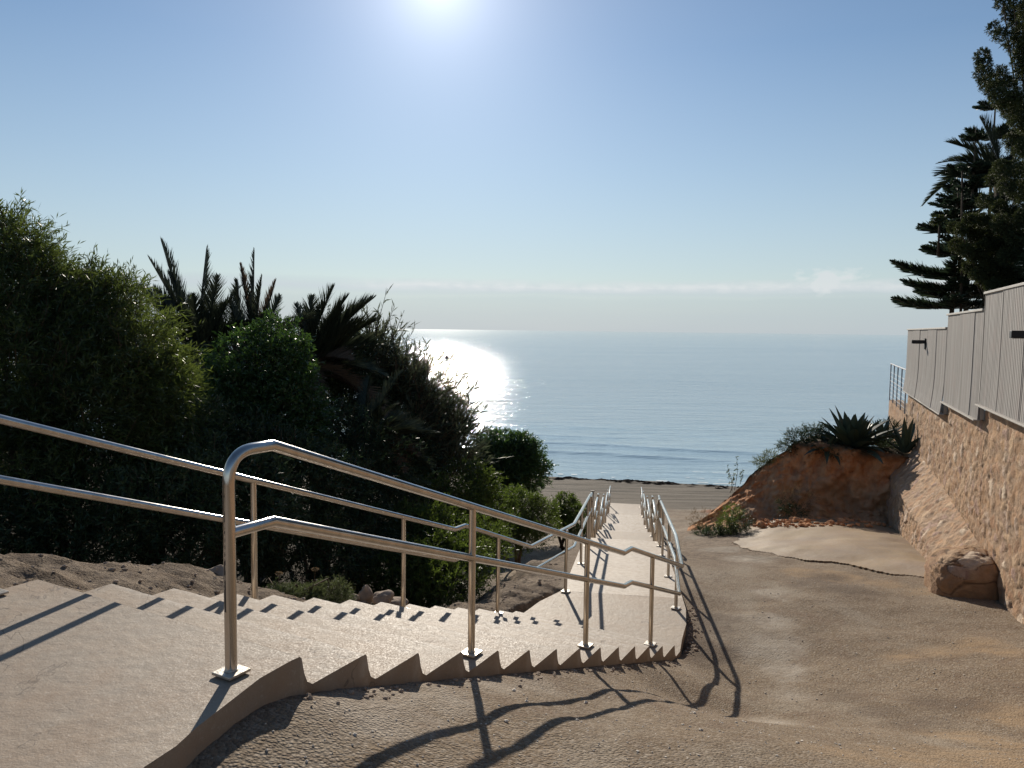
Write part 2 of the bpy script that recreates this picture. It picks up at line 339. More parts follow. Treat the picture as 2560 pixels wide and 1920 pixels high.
def worley(p, sc, s=0):
    p = np.asarray(p, dtype=np.float64)*np.asarray(sc); i = np.floor(p).astype(np.int64)
    f1 = np.full(len(p), 9.); f2 = np.full(len(p), 9.); idv = np.zeros(len(p))
    for dx in (-1, 0, 1):
        for dy in (-1, 0, 1):
            for dz in (-1, 0, 1):
                a, b, c = i[:, 0]+dx, i[:, 1]+dy, i[:, 2]+dz
                q = np.stack([a+hash3(a, b, c, s+1), b+hash3(a, b, c, s+2), c+hash3(a, b, c, s+3)], 1)
                d = np.linalg.norm(p-q, axis=1); h = hash3(a, b, c, s+4)
                near = d < f1; f2 = np.where(near, f1, np.minimum(f2, d)); idv = np.where(near, h, idv); f1 = np.where(near, d, f1)
    return f1, f2-f1, idv

def grid_faces(nu, nv):
    a = np.arange(nu*nv).reshape(nu, nv)
    return np.stack([a[:-1, :-1], a[1:, :-1], a[1:, 1:], a[:-1, 1:]], -1).reshape(-1, 4)

class MB:
    def __init__(s): s.v = []; s.f = []
    def add(s, v, f):
        o = len(s.v); s.v += [tuple(map(float, p)) for p in v]; s.f += [tuple(o+i for i in q) for q in f]
    def box(s, c, ax, ay, az):           # centre and three half axes
        c, ax, ay, az = [np.array(q, float) for q in (c, ax, ay, az)]
        v = [c+i*ax+j*ay+k_*az for i in (-1, 1) for j in (-1, 1) for k_ in (-1, 1)]
        s.add(v, [(0, 1, 3, 2), (4, 6, 7, 5), (0, 4, 5, 1), (2, 3, 7, 6), (0, 2, 6, 4), (1, 5, 7, 3)])
    def tube(s, pts, r, seg=20, caps=True):
        pts = [np.array(p, float) for p in pts]; n = len(pts); rs = r if hasattr(r, '__len__') else [r]*n
        T = []
        for i in range(n):
            a = pts[i]-pts[i-1] if i else None; b = pts[i+1]-pts[i] if i < n-1 else None
            a = a/np.linalg.norm(a) if a is not None else None; b = b/np.linalg.norm(b) if b is not None else None
            t = b if a is None else a if b is None else a+b; T.append(t/np.linalg.norm(t))
        ref = np.array([0, 0, 1.]) if abs(T[0][2]) < .9 else np.array([1., 0, 0])
        u = np.cross(ref, T[0]); u /= np.linalg.norm(u); rings = []
        for i in range(n):
            u = u-T[i]*(u@T[i]); u /= np.linalg.norm(u); w_ = np.cross(T[i], u)
            k_ = 1.0
            if 0 < i < n-1:
                d = pts[i]-pts[i-1]; d /= np.linalg.norm(d); k_ = 1/max(.5, d@T[i])
            m = np.cross(pts[i]-pts[i-1], pts[i+1]-pts[i]) if 0 < i < n-1 else np.zeros(3)
            ml = np.linalg.norm(m)
            ring = []
            for q in range(seg):
                th = 2*math.pi*q/seg; o = rs[i]*(math.cos(th)*u+math.sin(th)*w_)
                if ml > 1e-9 and k_ > 1.0001:
                    side = np.cross(T[i], m/ml); o = o+side*(o@side)*(k_-1)
                ring.append(pts[i]+o)
            rings.append(ring)
        v = [p for r_ in rings for p in r_]; f = []
        for i in range(n-1):
            for q in range(seg):
                a = i*seg+q; b = i*seg+(q+1) % seg; f.append((a, b, b+seg, a+seg))
        if caps: f.append(tuple(range(seg-1, -1, -1))); f.append(tuple(range((n-1)*seg, n*seg)))
        s.add(v, f)
    def prism(s, poly, z0, z1):
        n = len(poly); zt = z1 if hasattr(z1, '__len__') else [z1]*n
        v = [(x, y, z0) for x, y in poly]+[(x, y, zt[i]) for i, (x, y) in enumerate(poly)]
        f = [tuple(range(n-1, -1, -1)), tuple(range(n, 2*n))]+[(i, (i+1) % n, n+(i+1) % n, n+i) for i in range(n)]
        s.add(v, f)
    def build(s, name, mat, parent=None, smooth=False, bevel=0, attrs=None):
        o = meshobj(name, s.v, s.f, mat, parent, smooth, attrs)
        if bevel:
            m = o.modifiers.new('bevel', 'BEVEL'); m.width = bevel; m.segments = 2; m.limit_method = 'ANGLE'; m.angle_limit = R(40)
        return o
def smooth_round(o, ang=40):
    me = o.data; me.polygons.foreach_set('use_smooth', np.ones(len(me.polygons), dtype=bool))
    try: me.set_sharp_from_angle(angle=R(ang))
    except Exception: pass
    return o

# ------------------------------------------------------------------ stair frames
O2 = np.array([-1.18, 3.14]); A2 = np.array([.485, .875]); A2 /= np.linalg.norm(A2); N2 = np.array([A2[1], -A2[0]])
def S1(a, n, z): p = O2+a*A2+n*N2; return np.array([p[0], p[1], z])
Z0, TREAD, RISE, NOS0, NST = -1.48, .4485, .16, .29, 14
ZL = Z0-RISE*NST                        # landing -3.72
D2 = np.array([math.sin(R(8.75)), math.cos(R(8.75))]); E2 = np.array([D2[1], -D2[0]])
C0 = np.array([1.593, 10.51]); HW = .72
def S2(t, e, z): p = C0+t*D2+e*E2; return np.array([p[0], p[1], z])
ty = lambda y: (y-10.51)/D2[1]
# profile of the lower path: (t, z) with flights of steps
prof = [(-.4, ZL), (0, ZL)]
edges = [(16.0, -4.45, 5, .03), (20.0, -5.33, 6, .05), (25.0, -6.43, 5, .08), (30.5, -7.44, 4, .08)]
endy, endz = 35.5, -8.2
rail_breaks = []
for i, (y, z, ns_, _) in enumerate(edges):
    t = ty(y); prof.append((t, z)); nxt = edges[i+1][:2] if i < 3 else (endy, endz)
    z_ = z; tt = t
    tstart = t
    for j in range(ns_):
        z_ -= .16; prof.append((tt+.012, z_))
        if j < ns_-1: tt += .31; prof.append((tt, z_))
    rail_breaks.append((tstart, z, tt+.012, z_, ty(nxt[0]), nxt[1]))
prof.append((ty(endy), endz))
def path_z(t):
    q = [(-20, ZL), (0, ZL)]+[(ty(e[0]), e[1]) for e in edges]+[(ty(endy), endz), (60, endz-.4)]
    return np.interp(t, [a for a, b in q], [b for a, b in q])
def path_low(t):
    q = [(-20, ZL), (0, ZL), (ty(16), -4.45)]
    for b in rail_breaks: q += [(b[2], b[3]), (b[4], b[5])]
    q += [(60, endz-.4)]
    return np.interp(t, [a for a, b in q], [b for a, b in q])

# ------------------------------------------------------------------ terrain
WX = lambda y: 2.8+.398*y              # line of the retaining wall
CP = []
def cpt(x, y, z): CP.append((x, y, z))
def cpp(px, py, d, dz=0): q = P(px, py, d); CP.append((q[0], q[1], q[2]+dz))
for k_ in range(-1, 14):
    a = NOS0+TREAD*k_; q = S1(a, .16, 0); cpt(q[0], q[1], min(-1.58, Z0-RISE*(k_+1)-.01))
    q = S1(a, -1.98, 0); cpt(q[0], q[1], Z0-RISE*(k_+1)+.06)
for x, y, z in [(0, 0, -1.62), (2, 0, -1.8), (-1.25, 1.5, -1.58), (-1.12, 2.5, -1.59), (-.98, 3.0, -1.6), (-.1, 3.65, -1.97), (-.05, 3.15, -1.86), (.8, 5.3, -2.6), (.8, 4.87, -2.48),
    (1.65, 6.7, -3.37), (1.62, 6.3, -3.23), (2.05, 6.9, -3.58), (2.47, 8.2, -3.85), (2.43, 7.75, -3.8), (.9, 3.6, -2.1), (2.2, 3.8, -2.3), (3.4, 7.2, -3.5),
    (4, 2, -2.1), (5.2, 6, -3.1), (6.0, 8, -3.45), (7.0, 10.6, -3.8), (8.1, 14.3, -4.2), (9.94, 19, -4.95), (9.94, 16.5, -4.5), (4.6, 9.5, -3.8), (3.2, 5.2, -2.85),
    (2.15, 8.7, -3.83), (2.45, 9.5, -3.86), (2.75, 10.6, -3.95), (2.95, 12, -4.05), (3.3, 14.3, -4.35), (3.75, 17, -4.85), (4.2, 19.5, -5.3), (5, 15, -4.38), (5, 12, -4.02), (6, 17, -4.62), (7, 19.5, -4.86), (9, 19.5, -4.9),
    (4.6, 19.8, -5.25), (4.9, 22, -5.9), (5.8, 26, -6.85), (6.6, 31, -7.7), (7, 36, -8.3), (9, 26, -6.3), (12, 30, -7.5), (12, 36, -8.2),
    (0.1, 9.7, -3.7), (.55, 10.6, -3.75), (.75, 11.6, -3.9), (1.0, 13.5, -4.25), (1.3, 15.8, -4.65), (1.9, 19, -5.4), (2.7, 24, -6.6), (3.6, 30, -7.7), (4.3, 36, -8.3),
    (-4.6, 7.2, -3.9), (-3.2, 8.8, -4.5), (-1.8, 10.3, -5.0), (-.9, 12.2, -5.2), (-.4, 15.5, -5.8), (-.5, 20, -6.6), (0, 26, -7.4), (0, 34, -8.2),
    (-7, 7, -4.0), (-9, 11, -3.8), (-6, 14, -4.4), (-12, 18, -3.4), (-6, 22, -5.6), (-14, 30, -5.2), (-25, 20, -3), (-25, 40, -7.8), (-8, 36, -8.1), (-6, 2, -1.9), (-5, -3, -1.6), (5, -3, -1.9)]:
    cpt(x, y, z)
for px, py, d in [(0, 1386, 5.3), (103, 1396, 5.5), (240, 1410, 5.7), (378, 1416, 6.1), (440, 1404, 6.25), (508, 1432, 6.3), (584, 1452, 6.4), (650, 1482, 6.7), (860, 1502, 7.7), (1006, 1513, 8.3),
    (1150, 1503, 9.6), (1250, 1448, 11), (1330, 1402, 12.6), (1385, 1388, 14.3), (-200, 1380, 4.6)]: cpp(px, py, d)
CP = np.array(CP)
def tps_fit(cp, lam=.02):
    n = len(cp); d = np.linalg.norm(cp[:, None, :2]-cp[None, :, :2], axis=2)
    K = np.where(d > 0, d, 0)+lam*0       # linear (biharmonic 3D) kernel: no overshoot
    A = np.zeros((n+3, n+3)); A[:n, :n] = -K+np.eye(n)*lam; A[:n, n] = 1; A[:n, n+1:] = cp[:, :2]; A[n, :n] = 1; A[n+1:, :n] = cp[:, :2].T
    return np.linalg.solve(A, np.concatenate([cp[:, 2], np.zeros(3)]))
WT = tps_fit(CP, .01)
def smst(x, a, b): t = np.clip((x-a)/(b-a), 0, 1); return t*t*(3-2*t)
shoreY = lambda x: 46.6-.226*np.clip(x, -60, 60)
def terrain(x, y, noise=True, foot=True):
    x = np.atleast_1d(np.asarray(x, float)); y = np.atleast_1d(np.asarray(y, float))
    z = np.zeros(len(x)); n = len(CP)
    for s in range(0, len(x), 20000):
        xs, ys = np.clip(x[s:s+20000], -30, 16), np.clip(y[s:s+20000], -4, 37)
        d = np.sqrt((xs[:, None]-CP[None, :, 0])**2+(ys[:, None]-CP[None, :, 1])**2+.01)
        z[s:s+20000] = -d@WT[:n]+WT[n]+WT[n+1]*xs+WT[n+2]*ys
    sy = shoreY(x); u = (y-33.5)/(sy-33.5)
    beach = np.where(u < 1, -8.1-.8*u, -8.9-.08*(y-sy)); beach = np.maximum(beach, -30)
    z = z*(1-smst(y, 33, 36))+beach*smst(y, 33, 36)
    wd = x-WX(y)
    yard = np.interp(y, [-10, 10, 22, 28, 36], [-1.6, -1.9, -2.2, -6.0, -8.2])
    m = smst(wd, .12, .35)*(1-smst(y, 27, 34)); z = z*(1-m)+yard*m
    p = np.stack([x, y, np.zeros_like(x)], 1)
    relx = p[:, :2]-O2; al = relx@A2; nn_ = relx@N2
    rock = smst(-nn_, 1.95, 2.15)*smst(-x+WX(y), -1, 1)*(1-smst(y, 15, 18))
    q2 = p[:, :2]-C0; t2 = q2@D2; e2 = q2@E2
    rock = np.where((al > 6.2), smst(-e2, .86, 1.1)*(1-smst(y, 15, 18)), rock)
    if noise:
        amp = .018+.05*rock
        near = 1-smst(y, 33, 36)
        z = z+fbm(p, .8, 3, 3)*.07*near*smst(np.abs(nn_+.9), 1.0, 1.5)+fbm(p, 2.2, 4, 9, .6)*amp*near*smst(np.abs(nn_+.9), 1.0, 1.25)
        z = z+rock*(fbm(p, 4.5, 4, 21, .6)*.05-np.abs(fbm(p*np.array([.5, 1.4, 1]), 3.2, 4, 25, .6))*.07+.02)+fbm(p, 14, 2, 31)*.006*near
        z = z+(1-near)*fbm(p*np.array([.3, 1, 1]), .9, 3, 41)*.06
    if foot:
        ins = np.minimum(np.minimum(nn_+1.94, .12-nn_), np.minimum(al-.25, 6.9-al))
        slabx = np.minimum(np.interp(y, [1, 1.9, 2.46, 2.7, 2.87, 3.11, 3.36], [-1.4, -1.34, -1.22, -1.16, -1.11, -1.06, -.98])-x-.01, np.minimum(nn_+1.92+3*np.maximum(0, -al-1), .3-al))
        ins2 = np.minimum(.84-np.abs(e2), np.minimum(t2+.4, ty(endy)-t2))
        # landing
        ins3 = np.minimum(np.minimum(al-5.9, e2+1.0+.45*np.minimum(t2, 0)*-1), np.minimum(np.interp(y, [8.4, 8.84, 8.98, 9.46, 10.0, 10.4], [1.9, 1.97, 2.08, 2.24, 2.36, 2.42])-x, .3-t2))
        fl = np.maximum(smst(ins, 0, .1)*0+smst(ins, 0, .1), np.maximum(smst(slabx, 0, .1), np.maximum(smst(ins2, 0, .1), smst(ins3, 0, .1))))
        zs = np.where(al < NOS0, Z0, np.where(al < 6.12, Z0-RISE*np.maximum(0, np.floor((al-NOS0)/TREAD)+1), ZL))
        lim = np.where((ins2 > 0) & (t2 > .1), path_low(t2)-.18, zs-.2)
        z = np.where(fl > 0, np.minimum(z, z*(1-fl)+lim*fl), z)
        z = z-fl*.0
        # along the lower path the ground hugs the slab
        near2 = (1-smst(np.abs(e2)-.84, 0, .7))*smst(t2, .3, 1.5)*(1-smst(t2, 24, 26))*(1-fl)
        z = z*(1-near2)+(path_low(t2)-.07+.0*x)*near2
    return (z, rock, al, nn_, t2, e2) if foot else z
def gz(x, y): return float(terrain(x, y)[0][0])
def hit(px, py, dmax=60):
    r = ray(px, py); r = r/r[1]; ds = np.linspace(2, dmax, 1500)
    z = terrain(r[0]*ds, ds, False)[0]; below = r[2]*ds < z
    i = int(np.argmax(below)) if below.any() else len(ds)-1
    return np.array([r[0]*ds[i], ds[i], z[i]])

def axis(segs):
    out = [segs[0][0]]
    for a, b, st in segs: out += list(np.arange(out[-1]+st, b+1e-6, st))
    return np.array(out)
gx = axis([(-300, -60, 30), (-60, -12, 1.2), (-12, -5, .25), (-5, 4, .055), (4, 12, .09), (12, 20, .5), (20, 60, 4), (60, 300, 30)])
gy = axis([(-8, 0, .5), (0, 2, .15), (2, 11, .055), (11, 22, .09), (22, 36, .2), (36, 50, .25), (50, 80, 3)])
GX, GY = np.meshgrid(gx, gy, indexing='ij'); fx, fy = GX.ravel(), GY.ravel()
z, rock, al, nn_, t2, e2 = terrain(fx, fy)
p3 = np.stack([fx, fy, z*0], 1)
sand = smst(fy+fbm(p3, .6, 3, 77)*3, 33, 36)
soil = smst(-nn_, 3.2, 4.2)*(1-smst(fy, 30, 34)); soil = np.where(al > 6.2, smst(-e2, 2.6, 3.6), soil)*(1-sand)  # zone of the soil whose colour is darkened for shade under the shrubs
soil = np.maximum(soil, smst(fx-WX(fy), 0, .2)*(1-sand))
red = smst(fx-np.interp(fy, [17, 19, 40], [20, 5.6, 10.5])+fbm(p3, .9, 3, 5), -.3, .3)*(1-sand)
pale = np.maximum(rock, (1-smst(np.hypot((fx-4.75)/.8, (fy-16.4)/2.6)+fbm(p3, 1.2, 4, 51, .6)*.8, .55, 1.1))*.8)
pale = np.maximum(pale, (1-smst(np.abs(e2-1.5-.0*t2)+fbm(p3, 1.4, 3, 50)*1.2, .3, 1.3))*smst(t2, 2.5, 5)*(1-smst(t2, 9, 12)))
sy = shoreY(fx)
wet = smst(fy-sy+fbm(p3*np.array([.4, 1, 1]), 1.2, 3, 63)*1.5, -1.2, -.3)*.7
def blob(pts, w_):
    m = np.zeros(len(fx)); wob = fbm(p3, 1.1, 4, 140, .6)*1.1
    for (px, py) in pts:
        h_ = hit(px, py); m = np.maximum(m, 1-smst(np.hypot(fx-h_[0], (fy-h_[1])*.8)/w_+wob, .35, 1.1))
    return m
track = blob([(1745, 1345), (1800, 1372), (1870, 1400), (1910, 1480), (1935, 1560), (1950, 1620), (1965, 1680), (1975, 1740), (1960, 1800)], .5)
track = np.maximum(track, blob([(1200, 1700), (1000, 1790), (1330, 1700), (1080, 1740)], .3)*.7)
ochre = np.maximum(blob([(2500, 1890), (2300, 1905), (2100, 1890), (2560, 1800), (2440, 1840), (2350, 1640), (2250, 1650), (2480, 1620)], .42), blob([(2000, 1430), (2100, 1440), (2220, 1460), (2300, 1480)], .35))
dark = blob([(2060, 1450), (2120, 1480), (2000, 1460), (2200, 1780), (2120, 1740), (2280, 1800), (2330, 1760), (1760, 1640), (1800, 1560)], .45)
tag(meshobj('ground', np.stack([fx, fy, z], 1), grid_faces(len(gx), len(gy)), M['ground'], None, True, dict(sand=sand, rock=pale, red=red, soil=soil, wet=wet, track=track, ochre=ochre*(1-rock), dark=dark)), kind='structure')

# dry seaweed strewn along the waterline
v = []; f = []
for i in range(420):
    x = rng.uniform(-3, 14); y = shoreY(x)-abs(rng.normal(0, .45))-.1-.5*math.sin(x*1.7)**2
    if math.sin(x*2.3)+math.sin(x*.9+1) < -.4 and rng.random() < .8: continue
    zb = gz(x, y)+.01; w_ = rng.uniform(.06, .3); h_ = rng.uniform(.02, .09); n_ = 7; o = len(v)
    v.append((x, y, zb+h_))
    for q in range(n_):
        th = 6.283*q/n_; rr_ = w_*rng.uniform(.6, 1.2); v.append((x+rr_*math.cos(th)*1.7, y+rr_*math.sin(th)*.7, zb-.02))
    f += [(o, o+1+q, o+1+(q+1) % n_) for q in range(n_)]
tag(meshobj('seaweed', v, f, M['seaweed']), 'dark dry seaweed strewn along the waterline of the beach', 'seaweed', kind='stuff')

# ------------------------------------------------------------------ sea, as a sheet with low swells near the shore
sxv = axis([(-12000, -400, 1450), (-400, -40, 20), (-40, 60, .8), (60, 400, 20), (400, 12000, 1450)])
syv = axis([(38, 75, .14), (75, 200, 2.5), (200, 1000, 50), (1000, 16000, 1000)])
SX, SY = np.meshgrid(sxv, syv, indexing='ij'); sx_, sy_ = SX.ravel(), SY.ravel()
sh = shoreY(sx_); dd = sy_-sh; pp = np.stack([sx_, sy_, 0*sx_], 1)
wob = fbm(pp, .08, 3, 91)*3.4+fbm(pp, .5, 2, 95)*.5
zw = np.full(len(sx_), -8.9)
for c_, wd_, h_ in ((4.6, .55, .17), (9.5, .7, .15), (13.6, .9, .11), (18.5, 1.0, .07), (25, 1.4, .06)):
    u = (dd+wob-c_)/wd_; seg = smst(fbm(np.stack([sx_*.06, sx_*0+c_, 0*sx_], 1), 1, 2, int(c_*7)), -.22, .12)
    zw += h_*seg*np.exp(-np.where(u < 0, u*u*4.5, u*u*.7))
zw += fbm(pp*np.array([.5, 1.3, 1]), .8, 3, 99)*.035*smst(dd, 0, 4)*(1-smst(dd, 25, 32))
zw += np.where(dd < 1.2, .05*np.clip(-fbm(pp, .35, 3, 17), 0, 1), 0)
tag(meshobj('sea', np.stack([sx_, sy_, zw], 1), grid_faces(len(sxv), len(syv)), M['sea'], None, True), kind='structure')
# foam lace where the last ripple runs up the sand
v = []; f = []
for c_, hw_, th_ in ((.55, .10, -8.852), (1.35, .05, -8.85), (4.25, .04, -8.74)):
    xs = np.arange(-6, 24, .12); pr = None
    for x in xs:
        q = np.array([[x, c_*9, 0.]]); j = float(fbm(q, .5, 3, 71)[0])*1.2; br = float(fbm(q, 2.6, 3, 83)[0])
        wdt = hw_*min(1, max(0, br*5+(.25 if c_ < 1 else -.1)))*(.7+.6*rng.random())
        if c_ > 4: j = 0; wdt = wdt if math.sin(x*.55+1) > .55 else 0
        wv = float(fbm(np.array([[x, shoreY(x)+c_, 0.]]), .08, 3, 91)[0])*3.4 if c_ > 4 else 0
        y = shoreY(x)+c_+j-wv
        if wdt <= .01: pr = None; continue
        o = len(v); v += [(x, y-wdt, th_), (x, y+wdt, th_)]
        if pr is not None: f.append((pr, o, o+1, pr+1))
        pr = o
tag(meshobj('sea_foam', v, f, M['foam']), 'thin white foam line where ripples reach the sand', 'foam', kind='stuff')
# buoy
b_ = P(1117, 896, 200); b_ = b_*(-8.9/b_[2]); e_ = MB(); e_.tube([b_+np.array([0, 0, -.3]), b_+np.array([0, 0, .15]), b_+np.array([0, 0, .55]), b_+np.array([0, 0, .9])], [.35, .6, .45, .08], 12)
tag(recenter(smooth_round(e_.build('buoy', M['black']))), 'tiny dark buoy floating in the sun glitter offshore', 'buoy')

# ------------------------------------------------------------------ stairs and path (one poured concrete thing)
def riser_curve(a0, z0, z1, flare=.055):
    return [(a0, z0-.012), (a0+.004, z0-.03), (a0+flare*.3, z0-.09), (a0+flare*.65, z1+.025), (a0+flare*1.25, z1)]
stairs = empty('concrete_stairs', S1(0, -.9, Z0), 'pale concrete steps descending beside the gravel slope and on to the beach', 'stairs')
pr1 = [(NOS0-.012, Z0)]
for k_ in range(NST):
    a0 = NOS0+TREAD*k_; z0 = Z0-RISE*k_; pr1 += riser_curve(a0, z0, z0-RISE)
    pr1 += [(a0+.16, z0-RISE)]
    if k_ < NST-1: pr1 += [(a0+TREAD-.07, z0-RISE), (a0+TREAD-.012, z0-RISE)]
pr1.append((6.36, ZL))
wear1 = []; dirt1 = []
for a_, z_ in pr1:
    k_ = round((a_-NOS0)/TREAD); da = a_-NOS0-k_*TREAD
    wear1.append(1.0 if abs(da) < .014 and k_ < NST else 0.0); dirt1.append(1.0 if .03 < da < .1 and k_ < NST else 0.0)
def extrude(prof_, fn, lo, hi, depth, name, mat, parent, nseg=26, jit=.006, wear=None, dirt=None):
    es = np.linspace(lo, hi, nseg); v = []; pts = []
    n = len(prof_)
    for e in es:
        for (a, z) in prof_: v.append(fn(a, e, z))
    v = np.array(v); top_n = len(v)
    f = [tuple(q) for q in grid_faces(nseg, n)]
    f = [tuple(reversed(q)) for q in f]
    aa = np.tile(np.array([q[0] for q in prof_]), nseg); tap = smst(aa, prof_[0][0], prof_[0][0]+.06)*(1-smst(aa, prof_[-1][0]-.3, prof_[-1][0]))
    v[:, 2] += fbm(v, 2.3, 3, 12)*jit*tap
    w_ = fbm(v, 5, 3, 18)*jit*.8*tap; v[:, 0] += w_; v[:, 1] += w_*.5
    v = list(map(tuple, v))
    for side, e in ((0, lo), (nseg-1, hi)):
        ofs = len(v)
        for (a, z) in prof_: v.append(tuple(fn(a, e+(0), z-depth)))
        for i in range(n-1):
            q = (side*n+i, side*n+i+1, ofs+i+1, ofs+i); f.append(q if side == 0 else tuple(reversed(q)))
    for i in (0, n-1):      # ends
        b0 = len(v); v.append(tuple(fn(prof_[i][0], lo, prof_[i][1]-depth))); v.append(tuple(fn(prof_[i][0], hi, prof_[i][1]-depth)))
        f.append((i, (nseg-1)*n+i, b0+1, b0))
    at = None
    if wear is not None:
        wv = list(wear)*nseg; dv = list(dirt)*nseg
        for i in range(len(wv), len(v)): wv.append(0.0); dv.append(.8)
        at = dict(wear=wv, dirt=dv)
    return meshobj(name, v, f, mat, parent, False, at)
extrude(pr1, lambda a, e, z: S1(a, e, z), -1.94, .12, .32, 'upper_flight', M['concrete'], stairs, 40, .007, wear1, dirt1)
# top slab
edge = [PZ(*q, Z0)[:2] for q in [(732, 1633), (650, 1695), (560, 1765), (488, 1821), (440, 1865), (361, 1917)]]
sl_poly = [tuple(S1(NOS0-.0115, .1195, 0)[:2]), tuple(S1(NOS0-.06, .115, 0)[:2])]+[tuple(e) for e in edge[1:]]+[(-1.34, 1.9), (-1.4, 1.0), (-1.4, -3), (-4.2, -3), (-4.0, 2.9), tuple(S1(-.1, -1.93, 0)[:2]), tuple(S1(NOS0-.0115, -1.9395, 0)[:2])]
mb = MB(); mb.prism(sl_poly, Z0-.32, Z0-.0002); mb.build('top_slab', M['concrete'], stairs)
# landing
lp = [S1(6.34, .12, 0)[:2], S1(6.34, -1.9, 0)[:2], (.16, 9.72), (.42, 10.22), S2(.02, -.86, 0)[:2], S2(.02, .84, 0)[:2], (2.38, 10.0), (2.26, 9.46), (2.1, 8.98)]
mb = MB(); mb.prism([tuple(q) for q in lp], ZL-.4, ZL-.0005); mb.build('landing', M['concrete'], stairs)
pr2 = [q for q in prof if q[0] >= 0]
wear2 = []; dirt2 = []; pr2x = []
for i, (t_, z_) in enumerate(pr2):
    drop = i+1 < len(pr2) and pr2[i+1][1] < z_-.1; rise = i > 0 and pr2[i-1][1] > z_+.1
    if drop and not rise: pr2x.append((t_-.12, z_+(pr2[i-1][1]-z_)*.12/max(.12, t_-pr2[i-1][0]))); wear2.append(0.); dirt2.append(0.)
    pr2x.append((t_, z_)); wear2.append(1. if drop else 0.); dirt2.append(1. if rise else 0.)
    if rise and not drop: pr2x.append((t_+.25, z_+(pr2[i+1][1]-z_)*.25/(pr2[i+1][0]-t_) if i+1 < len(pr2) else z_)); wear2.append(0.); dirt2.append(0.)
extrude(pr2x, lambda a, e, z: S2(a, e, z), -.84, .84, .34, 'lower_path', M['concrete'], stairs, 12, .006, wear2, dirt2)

# ------------------------------------------------------------------ handrails
def arc(p0, p1, p2, n=10):      # quadratic curve through corner p1
    return [(1-t)**2*np.array(p0)+2*t*(1-t)*np.array(p1)+t*t*np.array(p2) for t in np.linspace(0, 1, n)]
RR = .0255
def handrail(name, label, base, top, mid, posts, group, end_loop=None, sx=None, dirv=(0, 1)):
    t = empty(name, base, label, 'handrail', group)
    m = MB(); m.tube(top, RR, 24); smooth_round(m.build('top_rail', M['steel'], t), 50)
    m = MB(); m.tube(mid, RR*.95, 20); smooth_round(m.build('mid_rail', M['steel'], t), 50)
    for i, (x, y, zb, zt) in enumerate(posts):
        m = MB(); r_ = RR if (end_loop and i == 0) else RR*.92
        m.tube([(x, y, zb+.006), (x, y, zt)], r_, 20); po = smooth_round(m.build('post', M['steel_sticker'] if (end_loop and i == 0) else M['steel'], t), 50)
        d = np.array([dirv[0], dirv[1], 0.]); d /= np.linalg.norm(d); c_ = np.array([-d[1], d[0], 0])
        m = MB(); m.box((x, y, zb+.014), d*.056, c_*.056, (0, 0, .006)); m.tube([(x, y, zb+.02), (x, y, zb+.026)], r_*1.12, 16)
        m.build('base_plate', M['plate'], t, bevel=.002)
    return t
def zt1(a):                      # rail height on upper flight
    return np.interp(a, [0, .24, 4.72, 4.93, 6.72, 6.9], [-.525, -.525, -2.155, -2.163, -2.83, -2.83])
def zm1(a): return zt1(a)-.342
def base1(a):
    return Z0 if a < NOS0 else max(ZL, Z0-RISE*(math.floor((a-NOS0)/TREAD)+1))
zc = -2.83
q0 = S1(0, 0, -.525)
top = arc(S1(0, 0, -.66), S1(0, 0, -.525), S1(.13, 0, -.525), 12)+[S1(.24, 0, -.525), S1(4.72, 0, -2.155), S1(4.93, 0, -2.163), S1(6.74, 0, zc)]
mid = [S1(.01, 0, -.868), S1(.24, 0, -.868), S1(4.75, 0, -2.495), S1(4.95, 0, -2.512), S1(6.66, 0, -3.15)]
cor = S1(6.74, 0, zc)
K1 = S2(0, HW, -2.83); E1 = S2(ty(15.25), HW, -3.42)
top += [K1, E1]; mid += [K1-np.array([0, 0, .33]), E1-np.array([0, 0, .35])]
posts = [(*S1(a, 0, 0)[:2], base1(a), float(zt1(a))) for a in (0, 1.93, 3.82, 5.61)]
posts[0] = (*S1(0, 0, 0)[:2], Z0, -.655)
for y in (10.0, 11.95, 14.0, 15.15):
    t = ty(y)+.11; zp = float(path_z(t)); posts.append((*S2(t, HW, 0)[:2], zp, float(np.interp(t, [0, ty(15.25)], [-2.83, -3.42]))))
handrail('handrail', 'nearest steel handrail with looped end post and peeling black sticker marks', S1(0, 0, Z0), top, mid, posts, 'steel handrails along the steps', True, dirv=A2)
# far side
fn = -1.87
top = [S1(-4.2, fn, -.475), S1(-.05, fn, -.475)]+[S1(4.57, fn, -2.15), S1(4.78, fn, -2.155), S1(6.36, fn, -2.78)]
K2 = S2(.35, -HW, -2.83); E2p = S2(ty(15.6), -HW, -3.43)
mid = [p-np.array([0, 0, .335]) for p in top]
top += [K2, E2p]; mid += [K2-np.array([0, 0, .34]), E2p-np.array([0, 0, .35])]
posts = [(*S1(a, fn, 0)[:2], base1(a), -.475 if a < -.05 else float(np.interp(a, [-.05, 4.57, 4.78, 6.36], [-.475, -2.15, -2.155, -2.78]))) for a in (-3.6, -1.8, 0, 1.82, 3.67, 5.52)]
posts.append((.80, 10.60, ZL, -2.82))
for y in (12.75, 14.7, 15.5):
    t = ty(y)+.0; zp = float(path_z(t)); posts.append((*S2(t, -HW, 0)[:2], zp, float(np.interp(t, [0.35, ty(15.6)], [-2.83, -3.43]))))
handrail('handrail', 'long steel handrail on the far left side of the upper steps', S1(0, fn, Z0), top, mid, posts, 'steel handrails along the steps', dirv=A2)
ordn = ['first', 'second', 'third', 'last']
